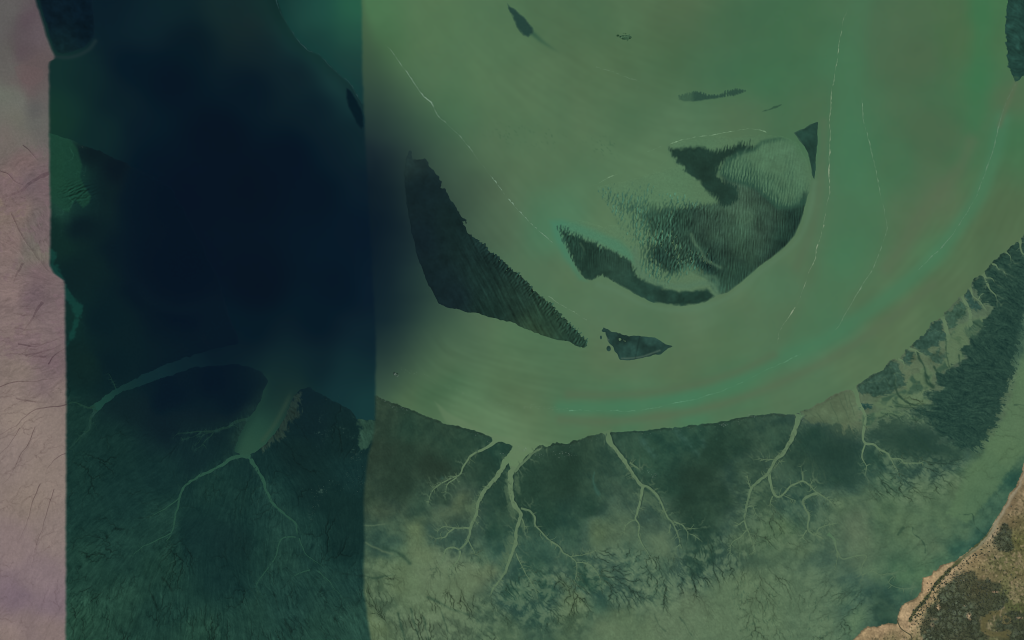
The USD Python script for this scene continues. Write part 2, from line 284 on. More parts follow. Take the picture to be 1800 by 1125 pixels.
CREEKS = {
 'west': ('pale tidal creek forking twice below the wide triangular mouth in the south bank', [
    ([(889, 808), (880, 828), (862, 851), (848, 868), (841, 888), (838, 904), (831, 919), (824, 942), (819, 955), (807, 966)], 8.5, 3.2),
    ([(902, 820), (898, 832), (897, 850), (898, 868), (904, 886), (911, 898), (915, 905), (913, 919), (908, 933), (905.6, 953), (898, 979), (891, 999), (880, 1019), (867, 1035), (862, 1046)], 9.5, 2.4),
    ([(915.6, 894), (929, 897), (939, 908), (941, 922), (951, 935), (967, 949), (982, 961), (989, 970.6), (1000, 977), (1011, 986), (1014, 999), (1010, 1022)], 3.4, 1.2),
    ([(829, 928), (809, 928), (795.6, 927), (780, 925), (770, 932)], 3., 1.),
    ([(798, 928), (789, 937), (781, 945), (764, 947)], 2.4, 1.4),
    ([(807, 966), (795.6, 961.7), (784, 966), (780, 981.7), (768, 998)], 2.6, 1.),
    ([(809, 968), (809, 979), (798, 993), (789, 1003)], 3., 1.),
    ([(823, 949), (831, 964), (836, 977)], 1.8, .8),
    ([(907, 973), (918, 995), (929, 1017), (942, 1037), (945.6, 1051)], 1.6, .8),
    ([(1013, 989), (1029, 990.6), (1044, 999), (1055.6, 1017), (1056, 1028)], 1.8, .8),
    ([(905, 830), (922, 810), (940, 794), (953, 787)], 3.4, 2.8),
    ([(915, 905), (919, 918), (922, 934)], 3., 1.), ([(838, 905), (846, 911)], 1.2, .6), ([(835, 915), (842, 924)], 1.2, .6), ([(1000, 978), (1022, 976), (1050, 966)], 1.4, .7)]),
 'first': ('thin pale creek meeting the shore just left of the triangular creek mouth', [
    ([(871, 773), (864, 781), (849, 789), (833, 798), (822, 809), (813, 823), (807, 834.5), (795.6, 840), (775.6, 851), (763, 861), (755.6, 872), (753, 886)], 4.6, 1.2),
    ([(803, 839), (787, 852), (784, 864)], 2.4, 1.), ([(801, 838), (806, 848)], 1.2, .7), ([(775, 851), (768, 850)], 1., .6)]),
 'middle': ('pale creek that splits into two long arms in the middle of the south bank', [
    ([(1066, 757), (1069, 766), (1073, 779), (1087, 797), (1098, 810), (1107, 822), (1115.6, 838), (1124, 849), (1131, 855), (1142, 858), (1155.6, 872), (1164, 890), (1173, 908), (1182, 917), (1189, 933), (1193, 944), (1195.6, 958)], 8., 1.6),
    ([(1130, 855), (1127, 874), (1123, 890), (1120, 904), (1118, 914), (1123, 924), (1124, 944), (1133, 964), (1142, 977)], 5., 1.),
    ([(1118, 914), (1113, 915), (1100, 922), (1098, 936)], 2., .9),
    ([(1184, 917), (1200, 924), (1209, 937), (1208, 949)], 2.4, 1.), ([(1204, 928), (1218, 929), (1230, 929)], 1.4, .7), ([(1178, 921.7), (1176, 940)], 1.6, .7),
    ([(1107, 813), (1116, 820), (1124, 826)], 3.6, 2.), ([(1195, 957), (1189, 964), (1187, 972)], 1.4, .7), ([(1195, 957), (1200, 968)], 1.4, .7), ([(1212, 938), (1225, 944), (1236, 954)], 1.1, .5)]),
 'east': ('pale creek with many thin twigs on the right half of the south bank', [
    ([(1404, 728), (1400, 745), (1391, 772), (1378, 794), (1362, 812), (1351, 828), (1342, 839), (1329, 850), (1320, 859), (1315.6, 877), (1311, 895), (1308, 915)], 7.5, 2.6),
    ([(1351, 834), (1355.6, 854), (1360, 868), (1367, 874), (1375.6, 869), (1387, 857), (1400, 849), (1411, 845.6), (1422, 852), (1433, 863), (1449, 874), (1464, 885.6)], 4.2, 1.4),
    ([(1437, 867), (1425, 870), (1415, 876), (1411, 884), (1416, 893), (1421, 906), (1419, 928), (1424, 935), (1433, 940.6), (1442, 928), (1460, 921.7), (1474, 919)], 4., 1.5),
    ([(1411, 845), (1411, 834), (1408, 820)], 2., .8), ([(1418, 932), (1411, 944), (1420, 953)], 1.8, .8), ([(1308, 915), (1300, 921), (1290, 925)], 2., .9),
    ([(1308, 915), (1313, 930), (1318, 944), (1329, 973)], 2.6, .9), ([(1320, 859), (1316, 846), (1313, 832)], 1.8, .7), ([(1358, 872), (1353, 885), (1355, 893)], 2., .9),
    ([(1435, 941), (1447, 946)], 2.5, 1.2), ([(1362, 808), (1323, 808)], 1.2, .6), ([(1376, 870), (1390, 876), (1400, 880)], 1.4, .7), ([(1311, 893), (1322, 890), (1328, 902)], 1.8, .8),
    ([(1424, 852), (1432, 846)], 1.4, .7), ([(1312, 932), (1300, 945), (1286, 955), (1284, 978)], 1.6, .6), ([(1352, 836), (1364, 820), (1374, 808)], 1., .5)]),
 'meander': ('faint meandering creek in the pale mud towards the beach', [
    ([(1455.6, 938), (1464, 946), (1469, 959), (1473, 973), (1480, 982), (1495.6, 979), (1511, 976), (1522, 978), (1515.6, 995), (1514, 1006), (1518, 1010.6), (1529, 1004), (1538, 1006), (1547, 1012), (1564, 1008), (1573, 1013)], 3., 1.1),
    ([(1473, 973), (1471, 985), (1468, 996)], 1.3, .7), ([(1566, 1009), (1582, 1003)], 1.2, .6), ([(1571, 1013), (1562, 1020), (1564, 1026), (1582, 1034), (1603, 1034)], 1.4, 1.)]),
 'marsh': ('pale creek winding between the dark marsh and the mud spit', [
    ([(1500, 683), (1507, 694), (1509, 708), (1520, 725.6), (1520, 745.6), (1517, 768), (1522, 779), (1535.6, 781), (1547, 790), (1560, 797), (1565.6, 805.6), (1584, 808), (1591, 814), (1609, 814), (1624, 811)], 6.5, 1.6),
    ([(1521, 780), (1515.6, 803), (1522, 819), (1521, 836)], 2.4, 1.), ([(1522, 819), (1532, 815)], 1.6, .8), ([(1563, 803), (1572, 818), (1580, 834)], 1.6, .8)]),
 'shore_a': ('pale creek nearest the top of the marsh shoreline at the right edge', [([(1792, 422), (1794, 435.6), (1797, 445.6), (1806, 449)], 2.6, 2.)]),
 'shore_b': ('short thin creek second from the top of the marsh shoreline', [([(1768, 443), (1775, 450), (1777, 460)], 1.6, .7)]),
 'shore_c': ('thin stepped creek third from the top of the marsh shoreline', [([(1744, 464.5), (1751, 466), (1754, 472), (1763, 476), (1768, 484)], 2., .9)]),
 'shore_d': ('forked pale creek below the stepped one on the marsh shoreline', [([(1727, 481), (1732, 488), (1736, 499), (1741, 510), (1749, 518), (1752, 526)], 3.6, 1.6), ([(1734, 489), (1744, 490), (1749, 498)], 1.6, .8), ([(1736, 499), (1730, 503)], 1.6, .8)]),
 'shore_e': ('slim creek with a right twig between two dark marsh islets', [([(1705, 505), (1711, 520), (1720, 526.5), (1727, 537), (1735, 546)], 2.4, 1.6), ([(1720, 526), (1724, 519), (1732, 515)], 1.8, .8)]),
 'shore_f': ('broad pale creek widening into the mud behind the marsh islets', [([(1690, 520), (1695.6, 531), (1702, 542), (1706, 555), (1705, 575)], 3., 6.)]),
 'shore_g': ('pale straight channel with a dark line running south through the marsh mud', [([(1657, 556), (1660, 566), (1664, 580), (1668, 590), (1666, 600)], 4., 7.)]),
 'shore_h': ('forked thin creek splitting the left marsh islets', [([(1597, 613), (1609, 615.6), (1616, 619), (1626, 623)], 2.6, 1.4), ([(1609, 616), (1612, 628)], 1.6, .9)]),
 'shore_i': ('smallest thin creek between the leftmost two marsh islets', [([(1578, 632), (1586, 634), (1589, 640), (1590, 646)], 2.2, 1.2)]),
 'dark_left': ('dull green creek with two long arms below the funnel mouth in the dark mud', [
    ([(437, 802), (422, 803), (408.6, 806), (392, 815), (374, 826), (346, 840), (332, 850), (324, 855), (317, 871), (310, 899), (302, 935), (292, 952)], 6.5, 2.),
    ([(437, 802), (450, 822), (462, 845), (469, 864), (478, 882), (493, 897.7), (510, 911), (519, 921), (523, 940)], 6.5, 2.4),
    ([(520, 944), (508, 944), (497, 947), (490, 955), (488, 968), (483, 982), (471, 999), (455, 1020), (451, 1030), (454, 1042)], 2., 1.4),
    ([(318, 872), (304, 884), (290, 894), (265, 908)], 2.2, 1.2), ([(302, 936), (280, 948), (255, 960), (232, 976)], 2., .9),
    ([(545, 1002), (530, 1006), (515, 1014)], 1.6, 1.), ([(526, 946), (532, 962), (543, 978), (569, 997)], 1.5, .9), ([(560, 1003), (580, 1025), (602, 1050)], 1.5, .8)]),
 'dark_fan': ('faint creek fanning out to the left above the dark mud', [
    ([(438, 737), (424, 739), (411, 743), (400, 750), (392, 752.5), (380, 757), (370, 759)], 3.4, 4.),
    ([(374, 758), (346, 759), (330, 760), (314, 762), (306, 768)], 3., 1.2), ([(372, 759), (356, 766), (348, 778), (340, 785)], 2., .9), ([(375, 760), (362, 772), (352, 784), (342, 790)], 2.4, .8), ([(356, 761), (340, 766), (320, 774)], 1.4, .7)]),
 'dark_wedge': ('thin green creek forking from the tip of the long wedge inlet', [
    ([(168, 714), (158, 716), (145, 713), (135, 709), (126, 707.5), (117, 711)], 2.6, 2.4),
    ([(168, 720), (161, 733), (157, 752), (148, 762), (137, 771), (127, 783), (117, 792)], 5., 1.3), ([(203, 682), (197, 666), (191, 657), (186, 660)], 1.2, .8)]),
}
PINK_CREEKS = [
    ([(117, 711), (105, 714), (88, 716), (70, 718), (55, 724), (42, 735), (30, 746), (14, 756), (0, 764), (-20, 775)], 1.6, 1.4),
    ([(115, 797), (106, 801), (95, 809), (84, 822), (80, 834)], 1.4, .8),
    ([(71, 850), (62, 870), (55, 888), (51, 905), (46, 922), (38, 940), (30, 955)], 1.6, .8),
    ([(95, 860), (85, 890), (75, 930), (65, 950), (58, 985), (54, 1003)], 1.2, .7),
    ([(62, 750), (50, 780), (38, 795), (30, 815), (15, 840), (0, 855)], 1.2, .8), ([(35, 752), (18, 778), (6, 793), (-10, 805)], 1.1, .8),
    ([(20, 375), (33, 403), (45, 424), (60, 445), (74, 463), (84, 476)], 2.4, 1.), ([(75, 531), (65, 545), (55, 563), (43, 580), (25, 588)], 5., 1.2),
    ([(40, 462), (30, 480), (22, 500)], 4., 1.5), ([(86, 304), (70, 311), (55, 320), (40, 334), (20, 342), (-5, 347)], 6., 3.), ([(32, 604), (55, 609), (75, 605), (115, 590)], 2.2, 1.4), ([(45, 625), (70, 619), (95, 611), (114, 602)], 3., 1.5),
    ([(85, 640), (98, 622), (115, 612)], 2.4, 1.2), ([(28, 700), (55, 706), (82, 708)], 2.2, 1.2), ([(0, 680), (25, 672), (60, 670), (100, 664)], 1.4, 1.), ([(-5, 298), (12, 305), (25, 318), (40, 325)], 1.6, .8), ([(40, 255), (52, 264), (66, 282)], 1.4, .8)]

FOAM = [
 ('pale foam line running down the bend beside the triangular sandbar', [(1489.6, 16), (1483.6, 35.6), (1476, 71), (1472, 103), (1465, 146), (1460, 178), (1458, 220), (1459, 249), (1457, 284), (1458.7, 331), (1453, 363), (1448.7, 387.6), (1445.6, 400), (1442, 418), (1435.6, 438), (1433, 455.6), (1423, 475.6), (1418, 491), (1412, 506.7), (1403, 531), (1388, 556), (1372, 580), (1366, 604)], 1.15, .34, (136, 152, 124)),
 ('thin bright foam line kinked in the middle of the bend', [(1515.6, 171), (1516.6, 206), (1521, 224), (1530, 259.6), (1537, 288), (1542, 313), (1547.6, 341), (1554.7, 370), (1559, 400), (1553, 424), (1544, 447), (1538, 464), (1524, 489), (1509, 513), (1495.6, 535.6), (1484, 555.6), (1475.6, 571), (1460, 589)], 1., .28, (120, 146, 118)),
 ('faint foam trail running south-west from the tip of the right edge shoal', [(1786, 146), (1773, 171), (1759, 210), (1746.7, 263), (1730.7, 306), (1716.5, 341), (1702, 370), (1684.5, 395), (1675.6, 411), (1664, 424), (1645, 445), (1613, 475.6)], 1.4, .3, (98, 130, 104)),
 ('long straight diagonal foam line above the dark shoal', [(676, 78), (690, 92), (709, 119), (726, 143), (743, 168), (758, 181), (770, 203), (790, 222), (809, 240), (829, 266), (859, 303.5), (889, 344.5), (919, 378), (941, 400.5), (971, 426.6)], 1.1, .5, (116, 144, 122)),
 ('short foam line between the dark shoal and the great rippled shoal', [(964, 520), (980, 532), (997, 542), (1015, 553), (1031, 563)], .9, .3, (112, 138, 112)),
 ('dim foam line crossing the dark water in the upper left', [(485, 0), (490, 14), (497, 28), (503, 40), (520, 67), (540, 87), (563, 98), (590, 125), (606, 138), (617, 150), (628, 168), (637, 183)], 1.1, .4, (38, 66, 66)),
 ('bright curved foam line along the north edge of the great rippled shoal', [(1178, 253), (1190, 249), (1205.5, 245), (1237.5, 240), (1273, 233.6), (1308, 227), (1330, 228), (1349.5, 233.6)], 1.4, .42, (120, 152, 118)),
 ('broken foam wisp west of the great rippled shoal tip', [(1161, 257.6), (1148, 264), (1135, 269), (1128, 277), (1122, 285)], 1.5, .3, (104, 138, 106)),
 ('foam wisp just below the broken one by the great shoal', [(1173.5, 280), (1165, 287), (1157.5, 294), (1148, 299)], 1.5, .3, (104, 138, 106)),
 ('slanting foam line in the green shallows left of the dunes', [(1090, 305.6), (1078, 309), (1065, 315), (1049, 323), (1040, 326), (1033, 329.6)], 1.5, .4, (112, 144, 110)),
 ('pale foam line following the green channel along the south bank', [(1000, 722), (1044, 722), (1089, 723), (1124, 722), (1151, 717), (1191, 708), (1222, 702), (1249, 693), (1271, 687), (1295.6, 677), (1318, 665.6), (1347, 651), (1380, 637), (1408, 622)], 1.1, .22, (98, 146, 114)),
 ('thin pale streak on the water north-west of the long sliver shoal', [(1047, 118), (1072, 124), (1100, 136), (1125, 144), (1153, 153)], 1.0, .3, (104, 132, 104)),
]

# ------------------------------------------------------------------ colour control points (colours as seen in daylight, 0-255)
RIVER_PTS = [
 (660, 20, (78, 117, 80)), (760, 40, (83, 116, 82)), (870, 60, (81, 114, 83)), (1000, 30, (76, 107, 78)), (1100, 30, (79, 110, 80)), (1200, 30, (76, 104, 76)), (1300, 40, (70, 105, 76)), (1400, 60, (70, 107, 75)), (1480, 100, (71, 112, 80)),
 (1540, 60, (75, 108, 80)), (1600, 100, (77, 104, 76)), (1640, 250, (77, 103, 75)), (1700, 60, (75, 107, 70)), (1725, 150, (62, 115, 76)), (1735, 40, (62, 113, 75)), (1757, 60, (74, 108, 74)), (1790, 250, (66, 110, 75)), (1760, 170, (84, 106, 78)), (1700, 300, (72, 110, 76)), (1650, 340, (84, 108, 82)), (1610, 390, (82, 108, 80)),
 (1560, 300, (72, 113, 80)), (1500, 300, (71, 118, 86)), (1500, 200, (71, 116, 84)), (1480, 450, (73, 119, 86)), (1440, 330, (82, 110, 84)), (1440, 200, (79, 108, 78)), (1420, 470, (82, 110, 82)), (1390, 560, (84, 110, 82)), (1330, 560, (83, 113, 85)), (1260, 600, (82, 111, 81)),
 (1550, 500, (82, 113, 83)), (1590, 480, (76, 112, 80)), (1640, 430, (73, 117, 82)), (1700, 440, (78, 107, 76)), (1750, 380, (76, 104, 74)), (1480, 590, (74, 114, 86)), (1550, 570, (80, 107, 78)), (1620, 520, (78, 106, 76)), (1420, 640, (75, 116, 88)), (1440, 680, (80, 113, 84)), (1380, 700, (82, 112, 84)), (1500, 640, (82, 112, 82)),
 (1300, 690, (72, 117, 85)), (1300, 725, (82, 112, 84)), (1200, 660, (82, 109, 80)), (1200, 712, (71, 119, 88)), (1100, 715, (71, 119, 88)), (1020, 715, (74, 118, 88)), (1050, 745, (83, 110, 80)), (1150, 742, (82, 112, 84)), (1000, 690, (80, 110, 82)), (1000, 650, (83, 112, 83)), (900, 620, (85, 114, 84)), (820, 600, (80, 107, 83)),
 (760, 690, (71, 101, 74)), (820, 730, (92, 122, 90)), (870, 755, (96, 126, 94)), (920, 790, (98, 124, 92)), (900, 690, (82, 110, 80)), (960, 740, (84, 112, 82)), 
 (655, 70, (70, 104, 72)), (770, 140, (80, 112, 82)), (850, 280, (83, 111, 84)), (830, 340, (76, 100, 80)), (880, 400, (82, 110, 86)), (950, 480, (85, 112, 86)), 
 (1000, 390, (80, 122, 94)), (970, 415, (74, 120, 92)), (1050, 370, (85, 118, 88)), (1000, 250, (82, 113, 84)), (900, 180, (82, 114, 84)), (1100, 150, (78, 110, 81)), (1100, 95, (74, 106, 76)), (1180, 95, (72, 104, 74)), (1200, 215, (78, 114, 86)), (1150, 330, (82, 118, 88)), (1060, 540, (87, 115, 89)), (1000, 510, (86, 114, 86)), (1300, 200, (81, 110, 82)), (1250, 120, (70, 106, 78)), (1340, 130, (70, 108, 76)), (1230, 560, (84, 116, 90)), (1100, 620, (86, 112, 86)), (1200, 620, (84, 111, 84)), (1060, 660, (84, 110, 82)),
 (1360, 500, (80, 116, 88)), (1430, 420, (82, 112, 84)), (950, 300, (82, 112, 84)), (820, 130, (83, 116, 84)), (1760, 470, (82, 108, 80)), (1680, 510, (80, 106, 78)), (1600, 590, (84, 112, 82)),
 (700, 200, (82, 113, 82)), (720, 320, (83, 112, 84)), (700, 450, (83, 111, 84)), (720, 560, (84, 111, 82)), (690, 640, (82, 108, 80)), (760, 640, (83, 110, 82)), (700, 690, (78, 104, 76))]
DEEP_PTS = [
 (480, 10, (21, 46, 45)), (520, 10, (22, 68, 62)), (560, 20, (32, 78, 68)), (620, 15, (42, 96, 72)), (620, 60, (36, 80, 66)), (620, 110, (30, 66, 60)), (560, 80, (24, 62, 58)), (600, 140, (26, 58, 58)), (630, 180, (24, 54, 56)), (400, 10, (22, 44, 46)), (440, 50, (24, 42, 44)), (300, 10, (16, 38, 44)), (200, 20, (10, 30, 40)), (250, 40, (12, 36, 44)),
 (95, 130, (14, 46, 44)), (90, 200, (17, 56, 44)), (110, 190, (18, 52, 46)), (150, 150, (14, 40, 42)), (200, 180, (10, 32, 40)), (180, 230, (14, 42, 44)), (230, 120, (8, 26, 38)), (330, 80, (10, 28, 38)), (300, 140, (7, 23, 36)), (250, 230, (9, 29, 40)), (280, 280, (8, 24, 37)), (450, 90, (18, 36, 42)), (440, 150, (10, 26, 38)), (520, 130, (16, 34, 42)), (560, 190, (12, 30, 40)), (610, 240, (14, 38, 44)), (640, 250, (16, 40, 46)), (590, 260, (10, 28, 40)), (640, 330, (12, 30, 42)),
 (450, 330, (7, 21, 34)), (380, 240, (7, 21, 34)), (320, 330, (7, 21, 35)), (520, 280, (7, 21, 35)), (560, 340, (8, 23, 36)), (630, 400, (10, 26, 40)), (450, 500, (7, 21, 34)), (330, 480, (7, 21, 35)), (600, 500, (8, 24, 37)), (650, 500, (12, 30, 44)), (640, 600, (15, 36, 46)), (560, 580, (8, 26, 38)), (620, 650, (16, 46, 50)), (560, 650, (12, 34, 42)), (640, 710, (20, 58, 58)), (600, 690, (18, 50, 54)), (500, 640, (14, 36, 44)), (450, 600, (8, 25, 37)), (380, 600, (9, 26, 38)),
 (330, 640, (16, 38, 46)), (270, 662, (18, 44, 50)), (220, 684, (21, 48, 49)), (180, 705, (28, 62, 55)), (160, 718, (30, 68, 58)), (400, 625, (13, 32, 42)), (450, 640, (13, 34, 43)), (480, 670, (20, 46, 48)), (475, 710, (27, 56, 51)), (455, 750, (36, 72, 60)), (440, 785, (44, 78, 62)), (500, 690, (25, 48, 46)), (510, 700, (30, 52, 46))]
LMUD_PTS = [
 (92, 240, (28, 66, 54)), (100, 290, (28, 66, 50)), (105, 320, (30, 70, 50)), (118, 360, (32, 72, 58)), (135, 300, (22, 58, 50)), (140, 345, (16, 44, 44)), (160, 270, (12, 27, 33)), (200, 300, (11, 25, 34)), (180, 340, (14, 34, 38)), (250, 330, (9, 24, 36)), (300, 380, (7, 21, 35)), (100, 390, (17, 44, 40)), (150, 400, (12, 30, 36)), (200, 450, (10, 28, 37)), (110, 430, (17, 44, 40)), (140, 480, (14, 36, 38)), (130, 560, (17, 46, 42)), (180, 560, (11, 32, 38)),
 (250, 500, (8, 24, 36)), (330, 540, (7, 22, 36)), (400, 600, (8, 24, 37)), (140, 640, (16, 40, 38)), (200, 640, (11, 32, 38)), (130, 740, (19, 52, 46)), (230, 720, (13, 36, 40)), (300, 690, (9, 26, 38)), (380, 670, (8, 24, 37)), (420, 690, (9, 27, 38)), (300, 750, (11, 33, 40)), (400, 770, (15, 38, 41)), (200, 790, (18, 50, 46)), (130, 840, (20, 54, 48)), (280, 830, (20, 50, 48)), (360, 800, (16, 42, 44)), (380, 860, (24, 56, 50)),
 (160, 900, (21, 56, 50)), (230, 880, (20, 53, 49)), (280, 930, (26, 62, 54)), (150, 980, (26, 62, 52)), (220, 960, (26, 62, 54)), (220, 1060, (32, 70, 57)), (140, 1090, (33, 72, 57)), (300, 1060, (27, 60, 52)), (280, 1000, (27, 62, 52)), (340, 950, (20, 48, 46)), (400, 940, (21, 48, 46)), (400, 1010, (21, 50, 47)), (350, 1110, (33, 70, 57)), (450, 1090, (30, 66, 56)), (520, 1060, (27, 62, 55)), (560, 1100, (31, 68, 57)), (620, 1080, (32, 74, 62)), (625, 1030, (24, 60, 54)),
 (600, 960, (19, 46, 43)), (600, 900, (19, 46, 43)), (560, 860, (19, 45, 43)), (520, 800, (18, 42, 41)), (550, 740, (16, 39, 42)), (600, 780, (17, 42, 41)), (620, 830, (22, 52, 50)), (540, 690, (14, 36, 42)), (470, 880, (26, 62, 56)), (440, 960, (21, 48, 45)), (500, 930, (28, 66, 58)), (510, 980, (30, 68, 58)), (480, 1000, (27, 60, 53)), (545, 970, (26, 60, 54)), (560, 1020, (26, 64, 56)), (430, 870, (24, 54, 49)), (450, 830, (20, 48, 46))]
RMUD_PTS = [
 (670, 720, (44, 66, 54)), (720, 760, (40, 68, 58)), (700, 800, (38, 60, 52)), (800, 790, (40, 68, 62)), (760, 820, (38, 58, 52)), (700, 860, (38, 60, 50)), (660, 800, (42, 62, 52)), (650, 870, (44, 66, 50)), (790, 880, (42, 68, 58)), (740, 890, (46, 74, 58)), (660, 900, (54, 76, 58)), (690, 930, (58, 86, 66)), (660, 960, (50, 80, 64)), (690, 960, (62, 94, 74)), (730, 930, (90, 114, 78)), (735, 975, (96, 118, 84)), (710, 975, (74, 104, 76)), (670, 990, (84, 110, 78)), (700, 1000, (88, 114, 80)),
 (750, 1010, (98, 120, 90)), (810, 1020, (95, 116, 86)), (780, 1060, (86, 108, 80)), (700, 1040, (88, 112, 78)), (665, 1050, (68, 94, 68)), (690, 1075, (72, 98, 72)), (740, 1090, (82, 106, 78)), (660, 1110, (90, 114, 78)), (800, 1100, (80, 104, 76)), (850, 1080, (72, 100, 74)), (780, 940, (56, 86, 70)), (790, 905, (70, 94, 70)), (815, 890, (76, 98, 70)), (850, 830, (40, 68, 58)), (870, 800, (42, 74, 66)), (880, 870, (42, 70, 60)), (870, 930, (42, 74, 66)), (870, 970, (48, 82, 70)), (850, 1000, (92, 112, 80)), (840, 975, (60, 92, 70)), (880, 985, (66, 98, 74)),
 (930, 850, (36, 64, 56)), (1000, 830, (35, 61, 54)), (960, 900, (38, 68, 60)), (950, 960, (52, 86, 72)), (930, 1000, (46, 80, 70)), (900, 1050, (44, 78, 68)), (960, 1040, (44, 78, 68)), (930, 1080, (56, 88, 68)), (880, 1110, (74, 102, 74)), (1000, 1050, (82, 108, 76)), (1000, 1090, (72, 98, 70)), (1040, 1010, (40, 74, 68)), (1060, 1060, (58, 92, 72)), (1040, 900, (40, 70, 60)), (1010, 930, (46, 78, 66)), (1060, 930, (82, 108, 76)), (1090, 945, (80, 106, 78)), (1075, 985, (60, 90, 72)), (1110, 990, (66, 98, 76)), (1110, 1035, (56, 86, 70)), (1160, 965, (82, 108, 80)), (1160, 1000, (70, 100, 76)), (1160, 1040, (64, 94, 72)),
 (1150, 800, (40, 74, 66)), (1180, 860, (38, 68, 62)), (1230, 850, (36, 61, 54)), (1250, 800, (36, 64, 58)), (1210, 770, (42, 76, 68)), (1290, 790, (38, 66, 56)), (1200, 890, (36, 62, 56)), (1270, 880, (36, 62, 56)), (1230, 920, (38, 66, 60)), (1160, 890, (56, 84, 68)), (1220, 980, (46, 76, 66)), (1250, 960, (44, 74, 64)), (1300, 950, (74, 102, 74)), (1280, 990, (62, 90, 70)), (1290, 860, (56, 84, 64)), (1340, 870, (62, 90, 66)), (1310, 820, (54, 82, 62)), (1350, 930, (70, 100, 72)), (1390, 920, (76, 106, 74)), (1240, 1010, (64, 94, 74)), (1220, 1060, (92, 114, 86)), (1100, 1080, (80, 106, 76)), (1080, 1110, (92, 116, 84)), (1180, 1090, (94, 116, 88)), (1150, 1115, (90, 114, 82)),
 (1310, 1020, (86, 112, 80)), (1350, 1080, (84, 112, 80)), (1280, 1100, (88, 114, 84)), (1420, 1060, (78, 108, 82)), (1450, 1000, (66, 96, 76)), (1400, 960, (80, 108, 78)), (1370, 780, (46, 76, 62)), (1400, 800, (44, 72, 62)), (1430, 770, (40, 72, 64)), (1460, 800, (36, 64, 56)), (1480, 850, (42, 74, 64)), (1420, 860, (46, 76, 66)), (1400, 890, (52, 84, 68)), (1480, 900, (80, 108, 78)), (1500, 940, (86, 110, 82)), (1520, 970, (82, 108, 80)), (1550, 1000, (78, 110, 80)), (1600, 1010, (72, 108, 76)), (1590, 1045, (56, 90, 70)), (1550, 1060, (50, 80, 66)), (1570, 1080, (50, 80, 66)), (1560, 1092, (44, 74, 64)), (1500, 1040, (58, 90, 76)), (1500, 1090, (80, 112, 80)), (1450, 1100, (82, 112, 84)), (1480, 1070, (54, 88, 76)),
 (1440, 720, (88, 110, 80)), (1480, 710, (94, 112, 84)), (1480, 735, (90, 112, 80)), (1560, 705, (86, 112, 82)), (1560, 730, (84, 112, 82)), (1600, 660, (88, 110, 80)), (1620, 640, (88, 112, 82)), (1680, 600, (90, 112, 82)), (1690, 640, (80, 104, 80)), (1700, 560, (84, 110, 82)), (1600, 830, (52, 82, 66)), (1560, 850, (64, 96, 72)), (1560, 890, (74, 104, 74)), (1620, 870, (84, 112, 80)), (1650, 900, (80, 110, 78)), (1600, 930, (80, 110, 78)), (1680, 860, (86, 114, 80)), (1720, 830, (80, 112, 78)), (1760, 790, (80, 110, 76)), (1790, 720, (86, 112, 82)), (1800, 660, (84, 112, 80)), (1640, 960, (82, 110, 80)), (1690, 930, (72, 104, 76)), (1720, 900, (66, 100, 74)), (1740, 880, (56, 92, 72)), (1770, 850, (52, 90, 70)), (1715, 940, (44, 82, 68)), (1690, 965, (52, 92, 72)), (1650, 985, (68, 104, 76)),
 (1650, 820, (56, 86, 70)), (1690, 800, (48, 78, 66)), (1580, 780, (42, 72, 62)), (1600, 800, (46, 76, 66)), (1540, 820, (44, 76, 64)), (1860, 600, (80, 106, 80)), (1790, 600, (52, 84, 68)), (1790, 630, (72, 104, 78))]
PINK_PTS = [
 (20, 20, (92, 90, 88)), (50, 30, (88, 76, 82)), (70, 60, (94, 84, 88)), (40, 90, (90, 78, 82)), (-20, 60, (94, 94, 92)), (60, 120, (96, 84, 84)), (45, 140, (100, 86, 86)), (20, 120, (94, 92, 88)), (10, 170, (104, 108, 98)), (60, 180, (88, 88, 86)), (30, 210, (106, 106, 96)), (70, 240, (98, 96, 92)), (10, 250, (112, 104, 98)), (25, 30, (92, 90, 88)), (15, 90, (94, 92, 88)), (30, 175, (104, 106, 98)), (60, 215, (98, 99, 94)), (30, 245, (108, 104, 97)), (40, 290, (118, 100, 98)), (75, 320, (110, 94, 96)), (20, 320, (124, 106, 102)), (50, 320, (106, 92, 96)), (30, 370, (124, 108, 100)), (-20, 370, (130, 116, 102)), (70, 390, (108, 98, 96)), (60, 430, (110, 104, 98)), (70, 445, (116, 110, 100)), (20, 430, (128, 110, 106)), (75, 480, (116, 98, 100)), (20, 500, (132, 114, 110)), (65, 515, (108, 92, 96)), (100, 520, (112, 98, 98)),
 (25, 580, (128, 112, 108)), (90, 570, (122, 106, 106)), (50, 620, (126, 110, 108)), (90, 640, (112, 96, 98)), (30, 660, (130, 116, 108)), (70, 680, (120, 104, 104)), (100, 690, (126, 112, 106)), (40, 730, (138, 124, 114)), (90, 750, (134, 120, 112)), (20, 800, (132, 118, 112)), (70, 830, (136, 122, 113)), (50, 880, (134, 120, 110)), (90, 930, (132, 118, 112)), (30, 960, (132, 116, 114)), (60, 1010, (130, 114, 116)), (30, 1050, (118, 102, 110)), (80, 1060, (122, 106, 112)), (50, 1100, (128, 112, 110)), (90, 1110, (130, 114, 110)), (20, 1120, (132, 116, 110))]
